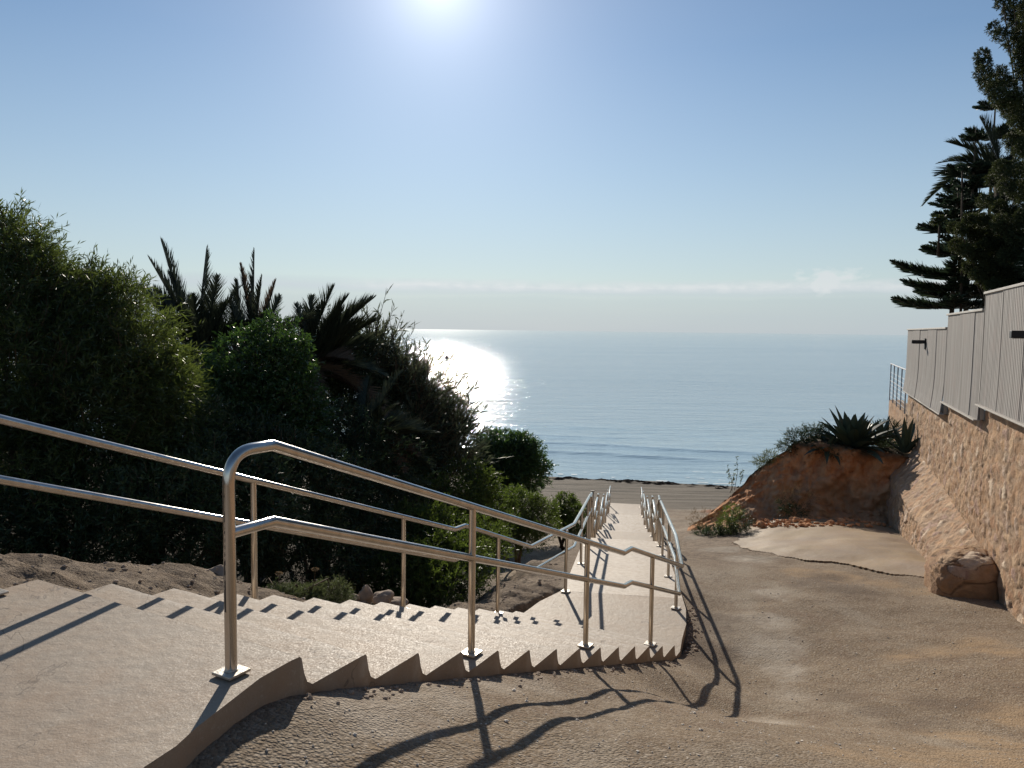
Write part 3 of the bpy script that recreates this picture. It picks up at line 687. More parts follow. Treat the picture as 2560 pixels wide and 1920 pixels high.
for i, (ta, za, tb, zb, tc_, ze) in enumerate(rail_breaks):
    for sgn, sd_ in ((-1, 'left'), (1, 'right')):
        e = HW*sgn; H = .93; t_end = tc_-.45 if i < 3 else tc_-.5
        zl = lambda t: np.interp(t, [tb, tc_], [zb, ze])
        t0 = ta+.05-(.25 if i == 0 else .0)
        top = [S2(t0-.02, e, za+H), S2(ta+.25, e, za+H-.01), S2(tb+.25, e, zl(tb)+H), S2(t_end*.55+tb*.45, e, zl(t_end*.55+tb*.45)+H), S2(t_end*.55+tb*.45+.25, e, zl(tb*.3+t_end*.7)+H+.05), S2(t_end+.1, e, zl(t_end)+H)]
        mid = [p-np.array([0, 0, .34]) for p in top]
        posts = []
        for t in (t0, (ta+tb)/2+.06, tb+.28, t_end*.55+tb*.45, t_end):
            zt_ = float(np.interp(t, [(q[:2]-C0)@D2 for q in top], [q[2] for q in top]))
            if t <= ta: zp = za
            elif t < tb: zp = za-.16*(math.floor((t-ta)/.31)+1)
            else: zp = float(zl(t))
            posts.append((*S2(t, e, 0)[:2], zp, zt_))
        handrail('handrail', f'small far steel handrail along the {sd_} edge of the {ordn[i]} flight below the sloping ramp', S2(t0, e, za), top, mid, posts, 'steel handrails along the steps', dirv=D2)

# ------------------------------------------------------------------ concrete apron at the foot of the bank
apx = [(1835, 1361), (1873, 1376), (1952, 1391), (2014, 1399), (2118, 1411), (2181, 1428), (2260, 1440), (2340, 1452), (2420, 1450), (2380, 1398), (2340, 1380), (2290, 1340), (2262, 1318), (2139, 1308), (2014, 1300), (1930, 1298), (1890, 1307), (1855, 1335)]
ap = [hit(*q)[:2] for q in apx]
def inpoly(x, y, poly):
    c_ = np.zeros(len(x), bool); n = len(poly)
    for i in range(n):
        (x1, y1), (x2, y2) = poly[i], poly[(i+1) % n]
        c_ ^= ((y1 > y) != (y2 > y)) & (x < (x2-x1)*(y-y1)/(y2-y1+1e-12)+x1)
    return c_
def polydist(x, y, poly):
    d = np.full(len(x), 99.); n = len(poly)
    for i in range(n):
        a = np.array(poly[i]); b = np.array(poly[(i+1) % n]); ab = b-a
        t = np.clip(((x-a[0])*ab[0]+(y-a[1])*ab[1])/(ab@ab), 0, 1)
        d = np.minimum(d, np.hypot(x-a[0]-t*ab[0], y-a[1]-t*ab[1]))
    return d
ax_ = np.arange(3.5, 11, .04); ay_ = np.arange(11, 21.5, .04); AX, AY = np.meshgrid(ax_, ay_, indexing='ij'); x_, y_ = AX.ravel(), AY.ravel()
pj = np.stack([x_, y_, 0*x_], 1); jx, jy = x_+fbm(pj, 2.5, 3, 8)*.16, y_+fbm(pj, 2.5, 3, 28)*.16
ins = inpoly(jx, jy, ap); dist = polydist(jx, jy, ap)
zt_ = terrain(x_, y_, False)[0]+fbm(pj, .8, 3, 3)*.06+.014+.06*smst(dist, 0, .9)+fbm(pj, 1.3, 2, 8)*.03
F = grid_faces(len(ax_), len(ay_)); keep = ins[F].all(1); F = F[keep]; used = np.unique(F); mp_ = -np.ones(len(x_), int); mp_[used] = np.arange(len(used)); F = mp_[F]
V = np.stack([x_, y_, zt_], 1)[used]
ed = {}
for q in F:
    for i in range(4):
        a, b = int(q[i]), int(q[(i+1) % 4])
        if (b, a) in ed: del ed[(b, a)]
        else: ed[(a, b)] = 1
low = {}; V = list(map(tuple, V)); Fl = [tuple(int(i) for i in q) for q in F]
for a, b in ed:
    for q in (a, b):
        if q not in low: low[q] = len(V); V.append((V[q][0], V[q][1], V[q][2]-.3))
    Fl.append((b, a, low[a], low[b]))
tag(smooth_round(meshobj('concrete_apron', V, Fl, M['apron'], None, False), 50), 'stained cracked concrete apron sheet between the red bank and the gravel', 'concrete slab', kind='structure')

# ------------------------------------------------------------------ red earth bank
def colpt(px, py, d): return P(px, py, d)
U = [ # base, crest (silhouette), back
 ((1712, 1330, 19.2), (1721, 1318, 20.2), 21.5),
 ((1752, 1350, 18.4), (1786, 1274, 20.6), 22.5),
 ((1808, 1366, 17.8), (1838, 1230, 20.9), 23.0),
 ((1850, 1345, 18.3), (1880, 1188, 21.0), 23.6),
 ((1890, 1310, 19.1), (1931, 1148, 21.0), 24.5),
 ((1950, 1303, 19.4), (1985, 1108, 21.1), 25.0),
 ((2014, 1303, 19.4), (2042, 1112, 20.6), 25.0),
 ((2139, 1312, 19.3), (2139, 1128, 20.2), 25.0),
 ((2200, 1314, 19.2), (2215, 1138, 19.9), 25.0),
 ((2290, 1318, 19.2), (2310, 1140, 19.8), 25.0)]
us = np.linspace(0, len(U)-1, 170); nb = 60
Bp = np.array([colpt(*q[0]) for q in U]); Bp[:, 2] -= .12; Tp = np.array([colpt(*q[1]) for q in U]); yb = np.array([q[2] for q in U])
def cub(a, u): return np.stack([np.interp(u, np.arange(len(a)), a[:, i]) for i in range(a.shape[1])], 1)
Bs, Ts = cub(Bp, us), cub(Tp, us); ybs = np.interp(us, np.arange(len(U)), yb)
V = []; tops = []; tal = []
steep = smst(us, 4.5, 6.5)
for j in range(nb+40):
    if j <= nb:
        s = j/nb
        # talus then near vertical face where the bank is cut, plain slope at its nose
        hs = s*(1-steep)+(np.where(s < .45, s/.45*.72, .72+(s-.45)/.55*.28))*steep
        vs = s*(1-steep)+(np.where(s < .45, s/.45*.24, .24+(s-.45)/.55*.76))*steep
        vs = vs**1.05
        q = Bs.copy(); q[:, :2] += (Ts-Bs)[:, :2]*np.clip(hs, 0, 1)[:, None]; q[:, 2] += (Ts-Bs)[:, 2]*vs; V.append(q); tops.append(smst(np.full(len(us), s), .93, 1.0)); tal.append(1-smst(np.full(len(us), s), .4+.2*steep, .7+.1*steep))
    else:
        s = (j-nb)/39; q = Ts.copy(); q[:, 1] += (ybs-Ts[:, 1])*s; q[:, 0] += .3*s*(ybs-Ts[:, 1])
        h = .35*np.exp(-((us-5.2)/1.0)**2)*math.sin(min(1, s*4)*math.pi/2)
        q[:, 2] += h-(1-steep*.9)*s*2.6-steep*max(0, s-.55)*3; V.append(q); tops.append(np.ones(len(us))); tal.append(np.zeros(len(us)))
V = np.array(V).reshape(-1, 3); tp_ = np.array(tops).reshape(-1)
nrm = np.array([-.25, -.9, .3])
gul = np.abs(fbm(V*np.array([1, .6, .25]), 1.6, 3, 14)); face = 1-tp_
dsp = fbm(V, 1.1, 4, 4, .65)*.5*face-gul*.6*face+fbm(V, 4, 5, 6, .75)*.22
edge_f = np.tile(smst(us, 0, .6), len(tops))
V += nrm[None]*(dsp*edge_f*np.tile(.8+.2*steep, len(tops)))[:, None]; V[:, 2] += tp_*fbm(V, 1.3, 3, 88)*.22*edge_f
tag(meshobj('red_earth_bank', V, grid_faces(nb+40, len(us)), M['red'], None, True, dict(talus=np.array(tal).ravel(), topsoil=np.clip(tp_+fbm(V, 2, 3, 7)*.9*(tp_ > .2), 0, 1))), kind='structure')
bank_V = V
def bank_z(x, y):
    d = (bank_V[:, 0]-x)**2+(bank_V[:, 1]-y)**2; i = np.argsort(d)[:6]; return float(bank_V[i, 2].max())
# clods and stones at the foot of the bank
v = []; f = []
def stone_mesh(c, r, sq=(1, 1, .6), seed=0, nu=9, nv=7):
    th = np.linspace(0, 2*np.pi, nu, endpoint=False); ph = np.linspace(-np.pi/2, np.pi/2, nv)
    T_, Ph = np.meshgrid(th, ph, indexing='ij'); d = np.stack([np.cos(T_)*np.cos(Ph), np.sin(T_)*np.cos(Ph), np.sin(Ph)], -1).reshape(-1, 3)
    rr_ = 1+fbm(d+seed*3.7, 1.2, 3, seed)*.9
    vv = d*rr_[:, None]*np.array(sq)*r+np.array(c); a = np.arange(nu*nv).reshape(nu, nv)
    ff = [(a[i, j], a[(i+1) % nu, j], a[(i+1) % nu, j+1], a[i, j+1]) for i in range(nu) for j in range(nv-1)]
    return vv, ff
mb = MB()
for i in range(260):
    px = rng.uniform(1880, 2240); h_ = hit(px, 1312+rng.uniform(-6, 14)); r_ = rng.uniform(.015, .07)*(1 if rng.random() < .9 else 1.8)
    vv, ff = stone_mesh((h_[0], h_[1], h_[2]+.08+r_*.3), r_, (1, 1, .7), i, 6, 5); mb.add(vv, ff)
tag(mb.build('clods', M['red']), 'small clods and stones fallen at the foot of the red bank', 'clods', kind='stuff')

# ------------------------------------------------------------------ retaining wall and its buttress
wd3 = np.array([.398, 1.0, 0]); wl = np.linalg.norm(wd3); wdir = wd3/wl; wn = np.array([-wdir[1], wdir[0], 0.])    # faces the path
def wpt(y, z, out=0): return np.array([WX(y), y, z])+wn*out
def stone_disp(V, nvec, sc=(4.2, 4.2, 5.6), amp=.075, seed=0):
    wv = np.stack([fbm(V, 4, 3, seed), fbm(V, 4, 3, seed+30), fbm(V, 4, 3, seed+60)], 1)
    f1, fe, idv = worley(V+wv*.16, sc, seed)
    h = smst(fe, 0, .14)*(.25+.75*idv)*.6+fbm(V, 5, 4, seed+5, .65)*.75
    return V+nvec*(h*amp)[:, None], idv, fe
wall = empty('retaining_wall', wpt(14, -4.2), 'tall rubble stone retaining wall carrying the grey fence, with a sloping buttress', 'wall')
ftop = lambda y: np.where(y < 12.2, -1.13, np.where(y < 15.6, -1.39, -1.66))
ys = np.concatenate([np.arange(-3, 8, .07), np.arange(8, 22.31, .034)]); nzv = 96
zb_ = np.interp(ys, [-3, 8, 10.6, 14.3, 19, 22.3], [-2.6, -3.75, -4.1, -4.5, -5.25, -5.5])
zt_ = np.interp(ys, [-3, 12.18, 12.22, 15.58, 15.62, 22.3], [-1.13, -1.13, -1.39, -1.39, -1.66, -1.66])
S_ = np.linspace(0, 1, nzv); YY = np.repeat(ys, nzv); ZZ = (zb_[:, None]+(zt_-zb_)[:, None]*S_[None]).ravel()
V = np.stack([WX(YY), YY, ZZ], 1)
V2, idv, fe = stone_disp(V, wn, amp=.045)
V2[:, 2] = np.where(S_[None].repeat(len(ys), 0).ravel() > .999, V[:, 2], V2[:, 2])
meshobj('stone_face', V2, grid_faces(len(ys), nzv)[:, ::-1], M['masonry'], wall, False, dict(stone=idv, joint=fe))
mb = MB()
for a, b, zt__ in ((-3, 12.2, -1.13), (12.2, 15.6, -1.39), (15.6, 22.28, -1.66)):
    c0 = wpt((a+b)/2, (zt__-5.6)/2, -.2); mb.box(c0, wd3*(b-a)/2*.9999, wn*.19, (0, 0, (zt__+5.6)/2-.004))
co = mb.build('core', M['masonry'], wall)
co.data.attributes.new('joint', 'FLOAT', 'POINT')
# end face and lower far wall
ys = np.arange(22.3, 27.6, .06); nz2 = 50; S_ = np.linspace(0, 1, nz2); YY = np.repeat(ys, nz2); ZZ = np.tile(-6.8+S_*4.45, len(ys))
V = np.stack([WX(YY), YY, ZZ], 1)+wn*.02; V2, idv, fe = stone_disp(V, wn, amp=.045, seed=3)
loww = empty('low_wall', wpt(25, -6.5), 'lower stone wall beyond the end of the tall wall, with the white railing on top', 'wall')
meshobj('stone_face', V2, grid_faces(len(ys), nz2)[:, ::-1], M['masonry'], loww, False, dict(stone=idv, joint=fe))
mb = MB(); mb.box(wpt(24.95, -4.6, -.2), wd3*2.62, wn*.2, (0, 0, 2.24)); mb.build('core', M['masonry'], loww)
# buttress: sloping shoulder against the wall
yb_ = np.arange(11.5, 20.4, .035); prof_n = 84; V = []; NV = []
for y in yb_:
    zr = np.interp(y, [11.5, 12.2, 15, 20.4], [-3.55, -3.38, -3.2, -3.02]); zg = gz(float(WX(y))-.5, float(y))-.15
    ou = np.interp(y, [11.5, 13, 19.8, 20.4], [.34, .5, .62, .52]); zs_ = zr-ou*1.15
    for j in range(prof_n):
        s = j/(prof_n-1)
        if s < .42: u = s/.42; o = ou*u; z_ = zr+(zs_-zr)*u; nv_ = wn*.75+np.array([0, 0, .66])
        else: u = (s-.42)/.58; o = ou+.08*u; z_ = zs_+(zg-zs_)*u; nv_ = wn*.99+np.array([0, 0, .1])
        b = smst(np.array([s]), .34, .5)[0]; nv_ = (wn*.75+np.array([0, 0, .66]))*(1-b)+wn*b
        V.append(wpt(y, z_, o)); NV.append(nv_)
V = np.array(V); NV = np.array(NV); V2, idv, fe = stone_disp(V, NV, (4.4, 4.4, 4.4), .05, 8)
meshobj('buttress', V2, grid_faces(len(yb_), prof_n), M['masonry'], wall, False, dict(stone=idv, joint=fe))
for yy, nm in ((20.39, 'a'),):
    mb = MB(); zr = -3.02; zg = gz(float(WX(yy))-.5, yy)-.15
    q = [wpt(yy, zr), wpt(yy, zr-.6, .52), wpt(yy, zg, .6), wpt(yy, zg)]; mb.add(q, [(0, 1, 2, 3)]); mb.build('buttress_end', M['masonry'], wall)
# masonry stub in front of the buttress
b0 = hit(2335, 1488); b1 = hit(2508, 1498); c_ = (b0+b1)/2
L_ = np.linalg.norm((b1-b0)[:2]); xd = (b1-b0)/np.linalg.norm(b1-b0); xd[2] = 0; yd = np.array([-xd[1], xd[0], 0])
nu, nv = 90, 60; th = np.linspace(0, 2*np.pi, nu, endpoint=False); ph = np.linspace(-.2, np.pi/2, nv)
T_, Ph = np.meshgrid(th, ph, indexing='ij')
def sq(c, e): return np.sign(c)*np.abs(c)**e
hx, hy, hz = L_/2*1.02, .62, .56
dx = sq(np.cos(T_), .5)*sq(np.cos(Ph), .55); dy = sq(np.sin(T_), .5)*sq(np.cos(Ph), .55); dz = sq(np.sin(Ph), .6)
V = (c_+yd*.5)[None]+dx.reshape(-1, 1)*hx*xd+dy.reshape(-1, 1)*hy*yd+np.array([0, 0, 1])*(dz.reshape(-1, 1)*hz*(1-.10*dx.reshape(-1, 1)*-1)*1.0)
NV = np.stack([dx.ravel(), dy.ravel(), dz.ravel()], 1); NV = NV[:, :1]*xd+NV[:, 1:2]*yd+NV[:, 2:]*np.array([0, 0, 1]); NV /= np.linalg.norm(NV, axis=1)[:, None]+1e-9
f1, fe, idv = worley(V+np.stack([fbm(V, 3, 2, 2), fbm(V, 3, 2, 5), fbm(V, 3, 2, 8)], 1)*.2, 3.0, 31); V = V+NV*((smst(fe, 0, .07)*.014+fbm(V, 2, 3, 45)*.07+fbm(V, 9, 4, 33, .6)*.035))[:, None]
a = np.arange(nu*nv).reshape(nu, nv); f = [(int(a[i, j]), int(a[(i+1) % nu, j]), int(a[(i+1) % nu, j+1]), int(a[i, j+1])) for i in range(nu) for j in range(nv-1)]
tag(recenter(meshobj('masonry_stub', V, f, M['stub'], None, True, dict(stone=idv, joint=fe*5))), 'low rounded block of mortared stones against the foot of the wall', 'stone block')

# ------------------------------------------------------------------ fence on the wall
fsegs = [(-2.95, 12.18, -1.10, .66), (12.22, 15.58, -1.36, .40), (15.62, 22.28, -1.63, .13)]
flab = ['nearest and tallest grey slatted fence section at the right edge of the photo', 'middle grey slatted fence section between the two steps in the fence top', 'farthest and lowest grey slatted fence section ending above the sea']
for i, (a, b, z0, z1) in enumerate(fsegs):
    t = empty('fence', wpt((a+b)/2, z0, .1), flab[i], 'fence', 'grey fence sections on top of the stone wall')
    cuts = np.arange(b, a, -1.35 if i else -1.22); v = []
    # corrugated sheet: flat slats with narrow grooves, slightly bowed
    for pi, pb in enumerate(cuts):
        pa = max(a, pb-(1.35 if i else 1.22)); mb = MB(); off = .09+.012*(pi % 2)
        ys_ = []; o_ = []
        y = pa+.008; kk = 0
        while y < pb-.01:
            wdt = .085; y2 = min(pb-.008, y+wdt)
            ys_ += [y, y+.006, y2-.014, y2-.008]; o_ += [0, .014, .014, 0]; y = y2; kk += 1
        rows = np.linspace(0, 1, 9); vv = []
        for r_ in rows:
            for y, o in zip(ys_, o_):
                bow = .06*(max(0, .5-r_)*2)**2*(1 if i == 2 else .25)
                vv.append(wpt(y, z0+(z1-z0)*r_, off+o+bow))
        F = grid_faces(len(rows), len(ys_)); mb.add(vv, [tuple(q) for q in F])
        ob = mb.build('panel', M['fence'], t); so2 = ob.modifiers.new('s', 'SOLIDIFY'); so2.thickness = .012; so2.offset = -1
    mb = MB(); mb.box(wpt((a+b)/2, z1+.018, .1), wd3*(b-a)/2, wn*.035, (0, 0, .018)); mb.build('top_cap', M['cap'], t, bevel=.003)
    mb = MB(); mb.box(wpt((a+b)/2, z0-.012, .125), wd3*(b-a)/2, wn*.05, (0, 0, .012)); mb.build('bottom_strip', M['cap'], t, bevel=.003)
    for y in (a+.03, b-.03):
        mb = MB(); mb.box(wpt(y, (z0+z1)/2, .055), wdir*.025, wn*.03, (0, 0, (z1-z0)/2)); mb.build('post', M['black'] if y > a+1 else M['cap'], t)
def wlamp(y, z, s, label):
    t = empty('wall_lamp', wpt(y, z, .12), label, 'lamp', 'black lamps on the grey fence')
    mb = MB(); mb.box(wpt(y, z, .13+.15*s), wdir*.05*s, wn*.15*s, (0, 0, .045*s)); mb.build('lamp_head', M['black'], t, bevel=.006)
    mb = MB(); mb.box(wpt(y, z-.05*s, .125), wdir*.05*s, wn*.012, (0, 0, .14*s)); mb.build('bracket', M['black'], t)
    mb = MB(); mb.box(wpt(y, z-.045*s-.003, .15+.15*s), wdir*.035*s, wn*.1*s, (0, 0, .003)); mb.build('diffuser', M['cap'], t)
wlamp(18.5, -.17, .95, 'black lamp near the far end of the fence, against the sea')
wlamp(9.0, .02, 1.0, 'black lamp at the right edge of the photo on the tallest fence section')
# white railing past the end of the fence
t = empty('railing', wpt(25, -2.33), 'thin white metal railing on the low wall past the end of the fence', 'railing')
M['white'] = simple('white_paint', (.3, .31, .33), .5, 0, .1)
mb = MB(); mb.tube([wpt(22.4, -1.05, .05), wpt(27.3, -1.05, .05)], .022, 10); mb.build('top_rail', M['white'], t)
mb = MB(); mb.tube([wpt(22.4, -1.65, .05), wpt(27.3, -1.65, .05)], .014, 8); mb.build('mid_rail', M['white'], t)
for y in np.linspace(22.6, 27.25, 5):
    mb = MB(); mb.tube([wpt(y, -2.36, .05), wpt(y, -1.05, .05)], .02, 8); mb.build('post', M['white'], t)
for z_ in (-2.2, -2.06, -1.92, -1.78, -1.5, -1.35):
    mb = MB(); mb.tube([wpt(22.5, z_, .05), wpt(27.25, z_, .05)], .007, 6); mb.build('wire', M['white'], t)

# ------------------------------------------------------------------ vegetation
def leaf_arrays(base, d, length, width, fold=.0):
    n = len(base); d = d/np.linalg.norm(d, axis=1)[:, None]
    r = rng.normal(size=(n, 3)); s = np.cross(d, r); s /= np.linalg.norm(s, axis=1)[:, None]+1e-9
    length = np.broadcast_to(length, n)[:, None]; width = np.broadcast_to(width, n)[:, None]
    v = np.stack([base, base+d*length*.45+s*width*.5, base+d*length+np.array([0, 0, -1])*length*.08, base+d*length*.45-s*width*.5], 1)
    return v.reshape(-1, 3)
def leaf_object(name, V, mat, parent, R_=None):
    n = len(V)//4; F = np.arange(n*4).reshape(n, 4)
    rv = rng.random(n) if R_ is None else R_
    o = meshobj(name, V, F, mat, parent, False, dict(rnd=np.repeat(rv, 4))); return o
def lobes_px(ls):
    out = []
    for (px, py, d, rx, rz) in ls:
        c = P(px, py, d); s = d/FPX; out.append((c, np.array([rx*s, (rx+rz)/2*s*.9, rz*s])))
    return out
def shrub(name, label, cat, lobes, mat, ntw, nleaf=12, tl=.35, ll=.09, lw=.016, upb=.5, group=None, shell=.75, base=None, stem_r=.05, spray=.5, lumpk=.5, gap=-.24):
    cs = np.array([l[0] for l in lobes]); rs = np.array([l[1] for l in lobes])
    if base is None:
        bx, by = cs[:, 0].mean(), cs[:, 1].mean(); base = (bx, by, gz(bx, by)-.05)
    base = np.array(base, float)
    t = empty(name, base, label, cat, group)
    area = (rs.prod(1))**(2/3); pr_ = area/area.sum(); idx = rng.choice(len(cs), ntw, p=pr_)
    d = rng.normal(size=(ntw, 3)); d /= np.linalg.norm(d, axis=1)[:, None]
    rad = np.where(rng.random(ntw) < shell, rng.uniform(.78, 1.02, ntw), rng.uniform(.2, .8, ntw))
    c = cs[idx]+d*rs[idx]*rad[:, None]
    lump = fbm(c, 1.6/max(.3, tl*2.4), 2, 5); c += d*rs[idx]*(lump*lumpk)[:, None]
    td = d*.8+np.array([0, 0, upb])+rng.normal(size=(ntw, 3))*.45; td /= np.linalg.norm(td, axis=1)[:, None]
    # thin out by clump noise so that gaps open
    keep = fbm(c, 1.1/max(.25, tl*1.5), 2, 55) > gap; c, td = c[keep], td[keep]; m = len(c)
    tlen = tl*rng.uniform(.5, 1.25, m)*np.where(rng.random(m) < .06, 1.45, 1)
    s = np.linspace(.08, 1, nleaf); bp = c[:, None]+td[:, None]*tlen[:, None, None]*s[None, :, None]+np.array([0, 0, -.25])*(tlen[:, None, None]*s[None, :, None]**2)
    ld = td[:, None]*.75+rng.normal(size=(m, nleaf, 3))*spray; V = leaf_arrays(bp.reshape(-1, 3), ld.reshape(-1, 3), ll*rng.uniform(.65, 1.2, m*nleaf), lw*rng.uniform(.8, 1.2, m*nleaf))
    cl = np.clip(.5+fbm(c, 1.1, 2, 15)*1.3+rng.normal(size=m)*.12, 0, 1)
    leaf_object('foliage', V, mat, t, np.clip(np.repeat(cl, nleaf)+rng.normal(size=m*nleaf)*.15, 0, 1))
    # twigs
    if m < 400: return t
    kk = rng.choice(m, min(m, 1500), replace=False); e = c[kk]+td[kk]*tlen[kk][:, None]-np.array([0, 0, .2])*tlen[kk][:, None]; w_ = np.array([.004, .003, 0])*(ll/.09)
    V = np.stack([c[kk]-w_-d[:1]*0, c[kk]+w_, e+w_*.3, e-w_*.3], 1).reshape(-1, 3); leaf_object('twigs', V, M['bark'], t)
    mb = MB()
    for j, (c1, r1) in enumerate(zip(cs, rs)):
        if j > 9: break
        m1 = (base+c1)/2+np.array([random.uniform(-.2, .2), random.uniform(-.2, .2), .15]); mb.tube([base+np.array([random.uniform(-.1, .1), random.uniform(-.1, .1), 0]), m1, c1, c1+np.array([0, 0, r1[2]*.5])], [stem_r, stem_r*.7, stem_r*.4, stem_r*.15], 7)
    mb.build('stems', M['bark'], t, True)
    return t

shrub('shrub', 'tall feathery willow leaved shrub at the left edge, topping everything', 'shrub',
      lobes_px([(-40, 640, 9.2, 130, 110), (60, 740, 9.4, 120, 110), (-20, 880, 9, 190, 190), (170, 850, 9.6, 110, 120), (120, 1000, 9.2, 180, 180), (-60, 1150, 8.8, 200, 200), (110, 1240, 9.0, 180, 150), (40, 620, 9.3, 60, 70), (110, 700, 9.5, 60, 60), (60, 900, 10, 150, 130), (20, 1020, 10, 150, 120)]),
      M['acacia'], 8600, 13, .42, .115, .014, .55, 'willow leaved shrubs on the left bank', base=(-5.2, 9, -4.0))
shrub('shrub', 'feathery willow leaved shrub beside the palm, right of the tallest one', 'shrub',
      lobes_px([(215, 800, 10, 80, 90), (300, 835, 10.2, 90, 100), (380, 905, 10.4, 70, 85), (300, 970, 10, 150, 150), (400, 1010, 10.2, 90, 120), (250, 1120, 9.8, 170, 170), (380, 1210, 9.9, 110, 120), (320, 765, 10.2, 35, 45), (235, 735, 10.2, 35, 45)]),
      M['acacia'], 6200, 13, .4, .115, .014, .5, 'willow leaved shrubs on the left bank', base=(-4.8, 10.2, -4.4))
shrub('shrub', 'glossy green bush rising in front of the palm fronds', 'bush',
      lobes_px([(700, 870, 12.4, 60, 70), (640, 920, 12.3, 110, 90), (720, 960, 12.2, 70, 90), (560, 1000, 12, 90, 90), (650, 1050, 12, 140, 100), (520, 1100, 11.8, 80, 80), (740, 1080, 12.1, 60, 90)]),
      M['glossy'], 4600, 12, .24, .075, .026, .35, 'glossy bushes on the left bank', base=(-4.2, 12.2, -4.8))
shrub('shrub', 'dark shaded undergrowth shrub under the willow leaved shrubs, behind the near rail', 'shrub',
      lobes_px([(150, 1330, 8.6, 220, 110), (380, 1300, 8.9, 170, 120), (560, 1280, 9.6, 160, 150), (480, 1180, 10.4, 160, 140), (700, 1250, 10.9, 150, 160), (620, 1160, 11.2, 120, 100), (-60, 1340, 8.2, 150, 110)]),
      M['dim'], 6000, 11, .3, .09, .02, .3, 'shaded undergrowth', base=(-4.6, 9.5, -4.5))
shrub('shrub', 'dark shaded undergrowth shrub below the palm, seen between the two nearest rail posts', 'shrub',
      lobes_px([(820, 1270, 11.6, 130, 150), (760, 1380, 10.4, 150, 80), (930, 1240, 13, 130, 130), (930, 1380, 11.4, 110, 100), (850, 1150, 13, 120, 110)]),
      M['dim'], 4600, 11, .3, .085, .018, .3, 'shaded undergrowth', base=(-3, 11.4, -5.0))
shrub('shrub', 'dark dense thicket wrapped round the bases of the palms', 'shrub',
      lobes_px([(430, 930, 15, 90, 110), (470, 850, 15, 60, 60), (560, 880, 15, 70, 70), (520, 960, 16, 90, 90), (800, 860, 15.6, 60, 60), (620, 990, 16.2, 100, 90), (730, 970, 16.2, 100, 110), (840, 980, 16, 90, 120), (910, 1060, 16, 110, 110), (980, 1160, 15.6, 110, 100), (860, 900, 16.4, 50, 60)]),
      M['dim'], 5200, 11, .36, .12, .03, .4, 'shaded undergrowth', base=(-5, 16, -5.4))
shrub('reed_clump', 'grey green reed clump with pointed leaves standing against the sun glitter', 'reeds',
      lobes_px([(955, 950, 17, 70, 90), (1010, 1000, 17, 80, 90), (1070, 1060, 17.2, 70, 80), (1120, 1110, 17.4, 60, 70), (1000, 1110, 16.6, 120, 100), (1100, 1180, 17, 80, 80), (930, 880, 17, 40, 60)]),
      M['reed'], 1500, 14, .95, .24, .03, 1.0, spray=.33, shell=.5, base=(-2.2, 17, -6.0))
shrub('shrub', 'round dense dark green bush beside the beach, at the edge of the sea', 'bush',
      lobes_px([(1262, 1150, 25, 72, 62), (1310, 1172, 25, 62, 62), (1250, 1185, 24.6, 70, 55), (1295, 1120, 25, 45, 35), (1230, 1110, 25, 40, 30), (1240, 1240, 25, 60, 40), (1200, 1180, 25, 40, 60)]),
      M['glossy'], 9000, 12, .2, .095, .028, .35, base=(-.1, 25, -7.2), shell=.65)
shrub('shrub', 'mid green leafy bush below the reeds, left of the round bush', 'bush',
      lobes_px([(1170, 1240, 15.5, 80, 70), (1110, 1270, 14.6, 80, 70), (1210, 1290, 15, 60, 50), (1060, 1230, 15.5, 60, 60)]),
      M['lime'], 2600, 12, .26, .08, .02, .5, 'leafy bushes along the gully', base=(-1.6, 15, -5.6))
shrub('shrub', 'leafy green bush filling the gully under the far handrail', 'bush',
      lobes_px([(1080, 1360, 12.2, 110, 80), (1010, 1440, 10.8, 90, 70), (1120, 1420, 11.4, 90, 70), (1180, 1360, 12.4, 70, 60), (960, 1330, 12, 90, 60), (1100, 1470, 10.6, 90, 40)]),
      M['lime'], 5200, 12, .24, .07, .018, .5, 'leafy bushes along the gully', base=(-1.6, 11.4, -5.2))
shrub('shrub', 'low leafy bush left of the landing, in front of the round bush', 'bush',
      lobes_px([(1290, 1275, 18.5, 62, 45), (1345, 1290, 18.5, 45, 38), (1250, 1320, 17.5, 50, 40), (1310, 1330, 17.8, 50, 35)]),
      M['lime'], 2600, 11, .22, .07, .02, .4, 'leafy bushes along the gully', base=(.2, 18.2, -6.2))
shrub('shrub', 'small bright yellow green bush beside the stair rails near the beach', 'bush',
      lobes_px([(1415, 1268, 21.5, 32, 26), (1440, 1300, 21, 28, 34), (1400, 1300, 21.2, 26, 30)]),
      M['lime'], 1500, 11, .18, .07, .024, .4, base=(1.5, 21.2, -6.2))

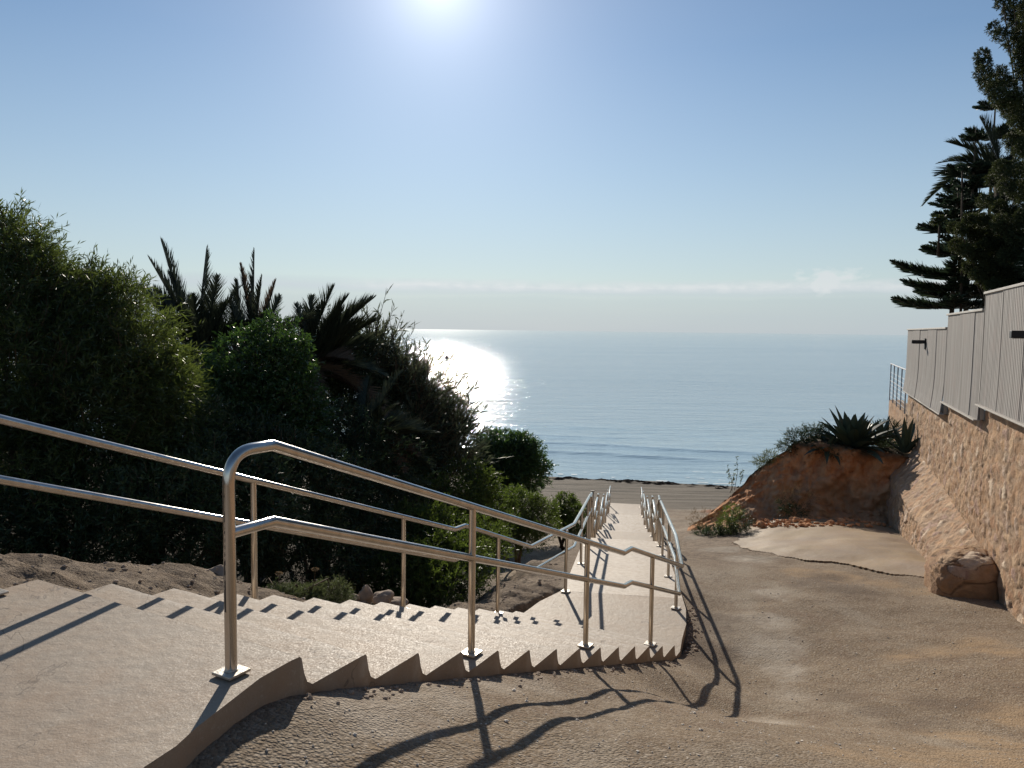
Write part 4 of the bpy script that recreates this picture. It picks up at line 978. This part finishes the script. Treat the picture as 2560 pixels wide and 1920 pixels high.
def frond(base, tip, bend, width, n=46, curl=.25, tw=0):
    base, tip = np.array(base, float), np.array(tip, float); L_ = np.linalg.norm(tip-base)
    s = np.linspace(0, 1, n); ctrl = (base+tip)/2+np.array([0, 0, 1])*bend*L_
    pts = (1-s)[:, None]**2*base+2*(s*(1-s))[:, None]*ctrl+(s**2)[:, None]*tip
    T = np.gradient(pts, axis=0); T /= np.linalg.norm(T, axis=1)[:, None]
    side = np.cross(T, np.array([0, 0, 1.])+rng.normal(size=3)*.15); side /= np.linalg.norm(side, axis=1)[:, None]+1e-9
    if tw: 
        u_ = np.cross(side, T); side = side*math.cos(tw)+u_*math.sin(tw)
    upv = np.cross(side, T)
    lw = width*np.clip(np.sin(np.pi*(s*.82+.14)), .15, 1)
    V = []
    for sg in (-1, 1):
        mm = s > .14
        b = pts[mm]; k_ = mm.sum()
        d = side[mm]*sg*.55+T[mm]*1.0+upv[mm]*.25+rng.normal(size=(k_, 3))*.08; d /= np.linalg.norm(d, axis=1)[:, None]
        ln = lw[mm][:, None]*rng.uniform(.75, 1.1, (k_, 1)); wd = T[mm]*.02*(L_/1.6)
        V.append(np.stack([b-wd, b+wd, b+d*ln+wd*.1+np.array([0, 0, -.04])*ln, b+d*ln*.5-wd*1.1], 1))
    # tip leaflets
    return np.concatenate(V).reshape(-1, 3), pts
def palm(name, label, base, crown, fronds, rnd, width=.42, group=None, tr=.16, dead=()):
    t = empty(name, base, label, 'palm', group); crown = np.array(crown, float)
    mb = MB(); b = np.array(base, float); mb.tube([b, (b+crown)/2+np.array([.05, 0, 0]), crown], [tr*1.25, tr, tr*1.1], 12); mb.build('trunk', M['bark'], t, True)
    for lst, mat, nm in ((fronds, M['palm'], 'frond'), (dead, M['drypalm'], 'dry_frond')):
        for (tip, bend, wd) in lst:
            st = crown+rng.normal(size=3)*np.array([.1, .1, .08]); V, pts = frond(st, tip, bend, wd*1.5, 100, tw=rng.uniform(-.5, .5))
            o = leaf_object(nm, V, mat, t)
            m = MB(); m.tube(list(pts[::6])+[pts[-1]], [.016*(1-.8*i/len(pts[::6])) for i in range(len(pts[::6])+1)], 5); m.build('rib', mat, o).location = (0, 0, 0)
    for i in range(rnd):
        th = random.uniform(0, 6.283); el_ = random.uniform(-.15, 1.1); L_ = random.uniform(1.3, 2.0)
        tip = crown+np.array([math.cos(th)*math.cos(el_), math.sin(th)*math.cos(el_), math.sin(el_)])*L_
        V, pts = frond(crown, tip, .18, width, 70, tw=rng.uniform(-.5, .5)); leaf_object('frond', V, M['palm'], t)
    return t
D = 14.0
T_ = lambda px, py, d=D: P(px, py, d)
palm('palm', 'left palm with two tall upright fronds rising from the shrubs', (-5.6, 14.2, -4.6), T_(500, 900, 14.2),
     [(T_(402, 600, 14.2), .02, .42), (T_(372, 645, 14.3), .03, .42), (T_(516, 620, 14), .02, .4), (T_(352, 720, 14), .08, .4), (T_(470, 740, 14.3), .05, .35), (T_(560, 760, 14), .05, .35), (T_(610, 800), .1, .35), (T_(420, 680, 14), .05, .4), (T_(545, 690, 14.1), .04, .4), (T_(385, 720, 14.1), .08, .42), (T_(450, 800, 13.9), .1, .4)], 10, group='palms in the left thicket')
palm('palm', 'middle palm with a dense tuft of upright fronds', (-4.6, 14.6, -4.8), T_(630, 930, 14.6),
     [(T_(636, 625, 14.5), .01, .32), (T_(655, 690, 14.4), .02, .3), (T_(592, 700, 14.6), .02, .35), (T_(575, 750, 14.4), .04, .35), (T_(670, 770, 14.6), .05, .35), (T_(620, 740, 14.8), .02, .35), (T_(700, 740, 14.6), .04, .35), (T_(545, 800, 14.6), .08, .35)], 9, dead=[(T_(600, 660, 14.5), .02, .3), (T_(690, 700, 14.6), .02, .3), (T_(560, 880, 14.1), .12, .3)], group='palms in the left thicket')
palm('palm', 'right palm with wind swept fronds arching toward the sea', (-3.8, 15, -5.0), T_(770, 930, 15),
     [(T_(835, 715, 15), .05, .45), (T_(780, 740, 15), .03, .4), (T_(935, 745, 15), .1, .5), (T_(945, 800, 15), .14, .5), (T_(905, 765, 15.1), .1, .45), (T_(870, 740, 15), .08, .45), (T_(740, 760, 15), .02, .35), (T_(950, 860, 15), .2, .45), (T_(930, 930, 14.8), .2, .45), (T_(880, 820, 14.8), .12, .45), (T_(820, 800, 14.7), .08, .4), (T_(860, 770, 14.9), .09, .45), (T_(905, 800, 14.9), .14, .45), (T_(800, 770, 14.9), .05, .45)], 11,
     dead=[(T_(880, 900, 14.5), .16, .35), (T_(800, 1010, 14.2), .3, .3), (T_(930, 1010, 14.4), .3, .35), (T_(990, 1080, 14.6), .3, .4)], group='palms in the left thicket')
palm('palm', 'low palm with drooping brownish fronds in the shade behind the near rail', (-2.9, 13.6, -5.2), T_(900, 1130, 13.6),
     [(T_(1050, 1080, 13.6), .2, .42), (T_(1080, 1180, 13.4), .28, .42), (T_(960, 1010, 13.6), .15, .42), (T_(1010, 1050, 13.4), .2, .4), (T_(1000, 1250, 13), .3, .4), (T_(860, 1010, 13.6), .1, .4), (T_(780, 1120, 13.3), .2, .4)], 10,
     dead=[(T_(1010, 1180, 13.1), .28, .38), (T_(960, 1240, 13), .3, .35), (T_(1040, 1140, 13.2), .25, .38)], group='palms in the left thicket')

# ---- right hand trees
def araucaria(label, px, ytop, d, zb, scale=1.0, seed=0, tiers=()):
    tp = P(px, ytop, d); base = np.array([tp[0], tp[1], zb]); t = empty('norfolk_pine', base, label, 'tree', 'norfolk pines behind the fence')
    mb = MB(); mb.tube([base, base*.5+tp*.5, tp], [.1, .06, .012], 9); mb.build('trunk', M['bark'], t, True)
    V = []; bm_ = MB(); H = tp[2]-zb
    for (py, Lb, lift) in tiers:
        z_ = P(px, py, d)[2]; nb_ = 6
        for q in range(nb_):
            th = math.pi+(q+.07*seed)*2*math.pi/nb_+random.uniform(-.12, .12); L_ = Lb*random.uniform(.85, 1.08)
            dr = np.array([math.cos(th), math.sin(th), 0]); st = np.array([tp[0], tp[1], z_]); n_ = int(16+34*L_)
            s = np.linspace(0, 1, n_); pts = st+dr*L_*s[:, None]+np.array([0, 0, 1])*(L_*(lift*s+.10*s**2-.05*np.sin(s*math.pi)))[:, None]
            bm_.tube([pts[0], pts[n_//2], pts[-1]], [.02, .013, .004], 5)
            T = dr; sd_ = np.array([-dr[1], dr[0], 0]); wv = .42*L_**.6*np.clip(np.sin(np.pi*(s*.8+.16)), .08, 1)*scale
            for sg in (-1, 1):
                for rep in range(2):
                    dd_ = sd_*sg*rng.uniform(.25, .7, (n_, 1))+T*.55+np.array([0, 0, 1])*rng.uniform(.15, .7, (n_, 1))+rng.normal(size=(n_, 3))*.06
                    dd_ /= np.linalg.norm(dd_, axis=1)[:, None]; b_ = pts+rng.normal(size=(n_, 3))*.01
                    V.append(leaf_arrays(b_, dd_, wv*rng.uniform(.7, 1.1, n_), .05*scale))
    leaf_object('foliage', np.concatenate(V), M['araucaria'], t); bm_.build('branches', M['bark'], t, True)
araucaria('nearer norfolk pine with tiered feathery branches reaching past the fence end', 2396, 470, 21.5, -2.3, 1.0, 0,
          [(770, 1.75, .05), (728, 1.35, .12), (690, 1.7, .12), (635, .95, .1), (580, 1.1, .12), (545, .7, .15), (512, .4, .2)])
araucaria('taller norfolk pine with a bare spire top behind the nearer one', 2440, 316, 23, -2.3, 1.0, 2,
          [(745, 1.7, .05), (700, 1.7, .1), (640, 1.5, .1), (580, 1.35, .1), (520, 1.2, .12), (470, .95, .12), (430, .8, .1), (350, .35, .15)])
araucaria('norfolk pine partly hidden by the big conifer, with a slender top', 2494, 165, 25, -2.3, 1.0, 4,
          [(620, 1.9, .06), (560, 1.8, .08), (500, 1.7, .1), (440, 1.5, .1), (345, 1.0, .12), (270, .7, .12), (215, .4, .1)])
palm('palm', 'palm with long dark fronds behind the norfolk pines', (15.2, 23.5, -2.3), T_(2500, 430, 23.5),
     [(T_(2370, 356, 23.4), .12, .55), (T_(2402, 398, 23.2), .2, .5), (T_(2340, 440, 23.4), .2, .55), (T_(2308, 513, 23.4), .32, .55), (T_(2450, 295, 23.5), .1, .5), (T_(2430, 470, 23), .25, .5), (T_(2580, 330, 23.5), .1, .5), (T_(2390, 560, 23.3), .4, .5)], 8, .5)
def fingers(ls, d):
    out = []
    for pts, r_ in ls:
        pts = np.array(pts, float); L_ = np.linalg.norm(np.diff(pts, axis=0), axis=1).sum(); n_ = max(2, int(L_/(r_*1.1))); u = np.linspace(0, len(pts)-1, n_)
        for i, q in enumerate(u):
            x_ = np.interp(q, range(len(pts)), pts[:, 0]); y_ = np.interp(q, range(len(pts)), pts[:, 1]); rr_ = r_*(1.15-.45*i/(n_-1)); out.append((x_+random.uniform(-3, 3), y_, d+random.uniform(-.5, .5), rr_, rr_))
    return out
shrub('conifer', 'big dark conifer with finger like branches rising out of the top right corner', 'tree',
      lobes_px(fingers([([(2600, 130), (2555, 70), (2505, 8)], 22), ([(2600, 60), (2560, 10), (2530, -30)], 24), ([(2600, 190), (2545, 120), (2485, 70)], 17), ([(2600, 330), (2540, 280), (2490, 235), (2460, 190), (2456, 140)], 21),
        ([(2590, 300), (2530, 230), (2500, 180)], 17), ([(2600, 240), (2560, 190), (2545, 150)], 17), ([(2610, 380), (2560, 310), (2530, 280)], 24), ([(2620, 430), (2560, 370), (2525, 350)], 22), ([(2620, 480), (2560, 430), (2500, 420)], 24),
        ([(2620, 530), (2560, 490), (2485, 450)], 23), ([(2610, 570), (2540, 540), (2465, 505)], 21), ([(2620, 640), (2560, 600), (2500, 560)], 30), ([(2620, 700), (2570, 660), (2520, 640)], 30)], 18)+[(2600, 340, 18, 40, 60), (2600, 450, 18, 40, 60), (2600, 560, 18, 50, 60)]),
      M['pine'], 30000, 18, .085, .038, .011, .6, shell=.8, base=(14.2, 20, -2.2), stem_r=.03, spray=.6, lumpk=.2, gap=-.5)
shrub('conifer', 'olive tipped conifer low behind the fence, in front of the norfolk pines', 'tree',
      lobes_px(fingers([([(2540, 640), (2460, 590), (2385, 570)], 17), ([(2540, 600), (2460, 550), (2420, 548)], 15), ([(2520, 690), (2440, 640), (2392, 612)], 17), ([(2500, 730), (2450, 690), (2420, 668)], 15), ([(2560, 720), (2500, 670), (2460, 620)], 24), ([(2540, 740), (2500, 720)], 24)], 19)),
      M['pine'], 14000, 18, .085, .04, .011, .6, shell=.8, base=(13.2, 20, -2.2), stem_r=.03, spray=.6, lumpk=.2, gap=-.5)

# flower stalks of agaves seen over the fence
def stalk(label, px, y0, y1, d, tufts, mat):
    a, b = P(px, y0, d), P(px+4, y1, d); t = empty('flower_stalk', a, label, 'plant')
    mb = MB(); mb.tube([a, b], [.035, .02], 8); mb.build('stem', M['bark'], t, True)
    for (ox, py, r_) in tufts:
        c_ = P(px+ox, py, d); n_ = 160; dd_ = rng.normal(size=(n_, 3)); dd_ /= np.linalg.norm(dd_, axis=1)[:, None]
        leaf_object('flower_head', leaf_arrays(c_+dd_*r_*np.array([1, 1, .55])*rng.random((n_, 1)), dd_, .08, .03), mat, t)
stalk('thin flower stalk with dark knobs left of the norfolk pines', 2402, 780, 415, 20.5, [(0, 417, .1), (-16, 452, .08), (14, 425, .08), (-10, 472, .1), (10, 476, .08)], M['araucaria'])
stalk('short stalk with one yellow green flower head, left of the conifer', 2345, 640, 556, 20.5, [(0, 549, .17), (-8, 553, .12), (8, 545, .12)], M['pine'])

# ---- agave on the bank
def agave(name, label, c, n, L0, mat, group=None, elev=(0.15, 1.35), wd0=.16, curl=.35):
    c = np.array(c, float); t = empty(name, c, label, 'agave', group); 
    for i in range(n):
        th = i*2.399963+random.uniform(-.15, .15); fr = i/n; el_ = elev[0]+(elev[1]-elev[0])*fr+random.uniform(-.1, .1); L_ = L0*random.uniform(.8, 1.1)*(1-.15*fr)
        dh = np.array([math.cos(th), math.sin(th), 0]); ns_ = 12; v = []; cu = curl*random.uniform(.5, 1.5)*(1-fr)
        p_ = c+dh*.06; e_ = el_
        sdv = np.array([-dh[1], dh[0], 0])
        for j in range(ns_):
            s = j/(ns_-1); wv = wd0*(.75+1.3*s-2.05*s**2.2)*.6; wv = max(wv, .004); dcur = dh*math.cos(e_)+np.array([0, 0, math.sin(e_)])
            upn = np.cross(sdv, dcur)*-1
            upn = -np.cross(dcur, sdv)*-1
            thk = .03*(1-s)+.004; nrm_ = np.cross(sdv, dcur); nrm_ = nrm_ if nrm_[2] > 0 else -nrm_
            v += [p_-sdv*wv+nrm_*wv*.35, p_-nrm_*thk*.3, p_+sdv*wv+nrm_*wv*.35, p_-nrm_*thk]
            p_ = p_+dcur*L_/ns_; e_ -= cu*1.6/ns_*(1+s)
        f = []
        for j in range(ns_-1):
            for q in range(4): a = j*4+q; b = j*4+(q+1) % 4; f.append((a, b, b+4, a+4))
        f.append((0, 3, 2, 1)); f.append(tuple(range((ns_-1)*4, ns_*4)))
        o = meshobj('leaf', v, f, mat, t, False, dict(rnd=np.full(len(v), random.random())))
    return t
agave('agave', 'large spiky agave on top of the red earth bank', P(2128, 1126, 20.9), 60, 1.5, M['agave'], 'agaves on the bank', elev=(.2, 1.4), wd0=.25)
agave('agave', 'drooping smaller agave in front left of the large one', P(2065, 1128, 20.9), 20, .95, M['agave'], 'agaves on the bank', elev=(-.05, 1.1), wd0=.12, curl=.9)
agave('agave', 'dark upright agave in the corner against the stone wall', P(2262, 1130, 20.3), 12, 1.25, M['agave'], 'agaves on the bank', elev=(.6, 1.5), wd0=.13, curl=.2)
agave('agave', 'agave half hidden behind the large one, nearer the wall', P(2205, 1115, 22), 22, 1.2, M['agave'], 'agaves on the bank', elev=(.2, 1.4), wd0=.13)
# clumps on the bank
def clump(label, lobes, mat, n, group, name='weed_clump', cat='weeds', tl=.16, ll=.06, lw=.012, base=None):
    cs = lobes_px(lobes); b = cs[0][0]; base = base or (b[0], b[1], b[2]-cs[0][1][2])
    return shrub(name, label, cat, cs, mat, n, 9, tl, ll, lw, .6, group, base=base, stem_r=.01)
clump('dark creeping weeds over the rounded top of the bank, left of the agave', [(2005, 1092, 21.2, 38, 18), (1970, 1116, 21.1, 26, 14), (2040, 1078, 21.6, 34, 14)], M['dim'], 900, 'plants on the bank')
clump('small green tuft on the left shoulder of the red bank', [(1905, 1158, 21, 20, 12), (1925, 1142, 21, 16, 9)], M['weed'], 260, 'plants on the bank')
clump('low dark plants filling the bank top between agave and wall', [(2170, 1120, 21, 60, 18), (2230, 1125, 20.6, 45, 22), (2215, 1085, 22.6, 45, 30), (2100, 1130, 20.6, 60, 12)], M['dim'], 1400, 'plants on the bank')
clump('yellow green weed bush at the foot of the bank nose', [(1828, 1290, 18.2, 18, 26), (1815, 1320, 18.1, 24, 24)], M['lime'], 300, 'plants on the bank')
clump('dark weed bush at the foot of the bank nose, beside the yellow green one', [(1790, 1340, 18, 24, 24), (1835, 1340, 17.9, 34, 24), (1850, 1305, 18.3, 24, 24), (1760, 1335, 18.4, 20, 16)], M['dim'], 900, 'plants on the bank')
clump('dull shrublet halfway along the foot of the cut bank', [(1965, 1262, 19.3, 18, 16), (1985, 1280, 19.2, 26, 10)], M['dim'], 200, 'plants on the bank')
clump('dry brown scrub on the slope of the bank', [(1760, 1300, 19.6, 26, 20), (1735, 1310, 19.6, 18, 12), (1995, 1245, 19.5, 40, 20)], M['dry'], 330, 'plants on the bank', ll=.08, lw=.006)
clump('bright green tuft at the foot of the wall on the concrete apron', [(2332, 1390, 14.3, 18, 10), (2340, 1382, 14.4, 12, 8)], M['glossy'], 240, 'plants on the bank', tl=.1, ll=.07, lw=.014)
clump('small dry tuft growing from the crack of the apron', [(2010, 1394, 15.6, 10, 5)], M['weed'], 60, 'plants on the bank', tl=.05, ll=.05, lw=.006)
clump('reddish dry tuft on the concrete apron near the bank', [(1995, 1330, 18.3, 8, 8)], M['dry'], 50, 'plants on the bank', tl=.1, ll=.07, lw=.006)
def stems(label, pts, group=None):
    a = P(*pts[0]); t = empty('tall_weed', a, label, 'weed', group); mb = MB(); V = []
    for (px, py, d, tx, ty_) in pts[1:]:
        b = P(px, py, d); e = P(tx, ty_, d); m_ = (b+e)/2+np.array([.05, 0, 0]); mb.tube([b, m_, e], [.008, .006, .003], 5)
        n_ = 26; s = rng.uniform(.3, 1, (n_, 1)); c_ = b+(e-b)*s; dd_ = rng.normal(size=(n_, 3)); V.append(leaf_arrays(c_, dd_, .08, .03))
    mb.build('stem', M['bark'], t); leaf_object('leaves', np.concatenate(V), M['weed'], t)
stems('thin tall weed with sparse leaves against the sea at the left end of the bank', [(1830, 1225, 20.8), (1830, 1228, 20.8, 1818, 1165), (1836, 1226, 20.8, 1842, 1140), (1825, 1232, 20.8, 1835, 1185), (1850, 1210, 20.8, 1856, 1172)])

# ---- small plants and stones on the left ledge
clump('grey green cushion plant on the rock ledge behind the far handrail', [(700, 1488, 7.1, 40, 16), (760, 1490, 7.3, 50, 16), (830, 1484, 7.5, 34, 22), (860, 1492, 7.6, 16, 12)], M['weed'], 1500, None, 'cushion_plant', 'plant', tl=.09, ll=.035, lw=.005)
for px, py, bx, lab in ((697, 1438, 690, 'dry flower head on a thin stem over the left half of the cushion plant'), (788, 1428, 778, 'taller dry flower head on a thin stem, right of its twin behind the cushion plant')):
    b = P(bx, 1480, 7.3); e = P(px, py, 7.3); t = empty('dry_umbel', b, lab, 'plant', 'dry flower heads on the ledge'); mb = MB(); mb.tube([b, (b+e)/2+np.array([.01, 0, 0]), e], .003, 5)
    for q in range(9): mb.tube([e, e+np.array([math.cos(q*.7)*.028, math.sin(q*.7)*.028, .022])], .0018, 4)
    mb.build('stem', M['dry'], t); n_ = 120; dd_ = rng.normal(size=(n_, 3)); dd_ /= np.linalg.norm(dd_, axis=1)[:, None]
    leaf_object('flower_head', leaf_arrays(e+np.array([0, 0, .02])+dd_*np.array([.03, .03, .008]), dd_, .012, .006), M['dry'], t)
st_lab = ['pale rounded stone lying on the ledge just behind the nearest post', 'small pointed stone at the ledge edge right of the cushion plant', 'broad flat stone leaning behind the second far rail post', 'brown wedge stone between the cushion plant and the far rail post', 'squat reddish stone at the far end of the row of stones', 'thin upright stone sliver in the row beside the cushion plant']
for i, (px, py, d, r_, sq_) in enumerate([(540, 1436, 6.35, .11, (1.2, .8, .6)), (880, 1497, 7.75, .06, (1.2, .8, .9)), (985, 1508, 8.15, .10, (1.4, .8, .5)), (912, 1492, 7.85, .09, (.8, .8, 1)), (952, 1496, 8.0, .10, (1.2, .8, .7)), (900, 1508, 7.8, .08, (1.3, .8, .5))]):
    vv, ff = stone_mesh(P(px, py, d), r_, sq_, 40+i, 18, 12); mb = MB(); mb.add(vv, ff)
    tag(recenter(smooth_round(mb.build('stone', M['rock']), 35)), st_lab[i], 'stone', 'loose stones on the left ledge')
# loose pebbles on the slope
mb = MB()
for i in range(2600):
    while True:
        y = rng.uniform(2.6, 13); x = rng.uniform(-1, 6.5)
        rel = np.array([x, y])-O2; n_ = rel@N2; a_ = rel@A2
        if (n_ > .2 and a_ < 6.3 and x > -1) or (a_ >= 6.3 and x > 2.9+.12*(y-10)): 
            if x < WX(y)-.3: break
    r_ = rng.uniform(.003, .007)*(1+rng.random()**14*1.5); vv, ff = stone_mesh((x, y, gz(x, y)+r_*.25), r_, (1, 1, .6), i % 50, 6, 4); mb.add(vv, ff)
tag(mb.build('pebbles', M['pebble']), 'small loose pebbles scattered over the brown gravel slope', 'pebbles', kind='stuff')
# weathered post standing on the beach
q = P(1480, 1290, 30); zb = gz(q[0], q[1]); q2 = P(1481, 1229, 30)
t = empty('beach_post', (q[0], q[1], zb), 'grey wooden post standing on the beach behind the left rails', 'post')
mb = MB(); mb.box((q[0], q[1], (zb+q2[2])/2), (.05, 0, 0), (0, .05, 0), (0, 0, (q2[2]-zb)/2)); mb.build('shaft', M['wood'], t, bevel=.008)
mb = MB(); mb.box((q[0], q[1], q2[2]+.02), (.075, 0, 0), (0, .075, 0), (0, 0, .02)); mb.build('cap', M['wood'], t, bevel=.006)

# angular rubble broken off the rock ledge
mb = MB(); k_ = 0
while k_ < 420:
    al_ = rng.uniform(-.6, 10); n_ = -1.98-abs(rng.normal(0, .55)); q = S1(al_, n_, 0)
    if al_ > 6.2 and (np.array(q[:2])-C0)@E2 > -.95: continue
    r_ = rng.uniform(.005, .016)*(1+rng.random()**8*2); vv, ff = stone_mesh((q[0], q[1], gz(q[0], q[1])+r_*.25), r_, (1.2, .9, .7), k_ % 60, 6, 4); mb.add(vv, ff); k_ += 1
tag(mb.build('rubble', M['rock']), 'small angular rubble strewn over the pale rock ledge left of the steps', 'rubble', kind='stuff')

# soil and small stones heaped against the side of the landing and the steps
mb = MB()
for i in range(330):
    if i < 150: y = rng.uniform(8.7, 10.6); x = float(np.interp(y, [8.7, 8.98, 9.46, 10.0, 10.6], [1.98, 2.11, 2.27, 2.39, 2.5]))+abs(rng.normal(0, .09))+.02
    else: q = S1(rng.uniform(.2, 6.1), .15+abs(rng.normal(0, .06)), 0); x, y = q[0], q[1]
    r_ = rng.uniform(.004, .014)*(1+rng.random()**6*(1.5 if i < 150 else .6)); vv, ff = stone_mesh((x, y, gz(x, y)+r_*.3), r_, (1.1, 1, .7), i % 40, 6, 4); mb.add(vv, ff)
tag(mb.build('soil_debris', M['rock']), 'crumbs of soil and small stones gathered against the side of the concrete steps', 'debris', kind='stuff')
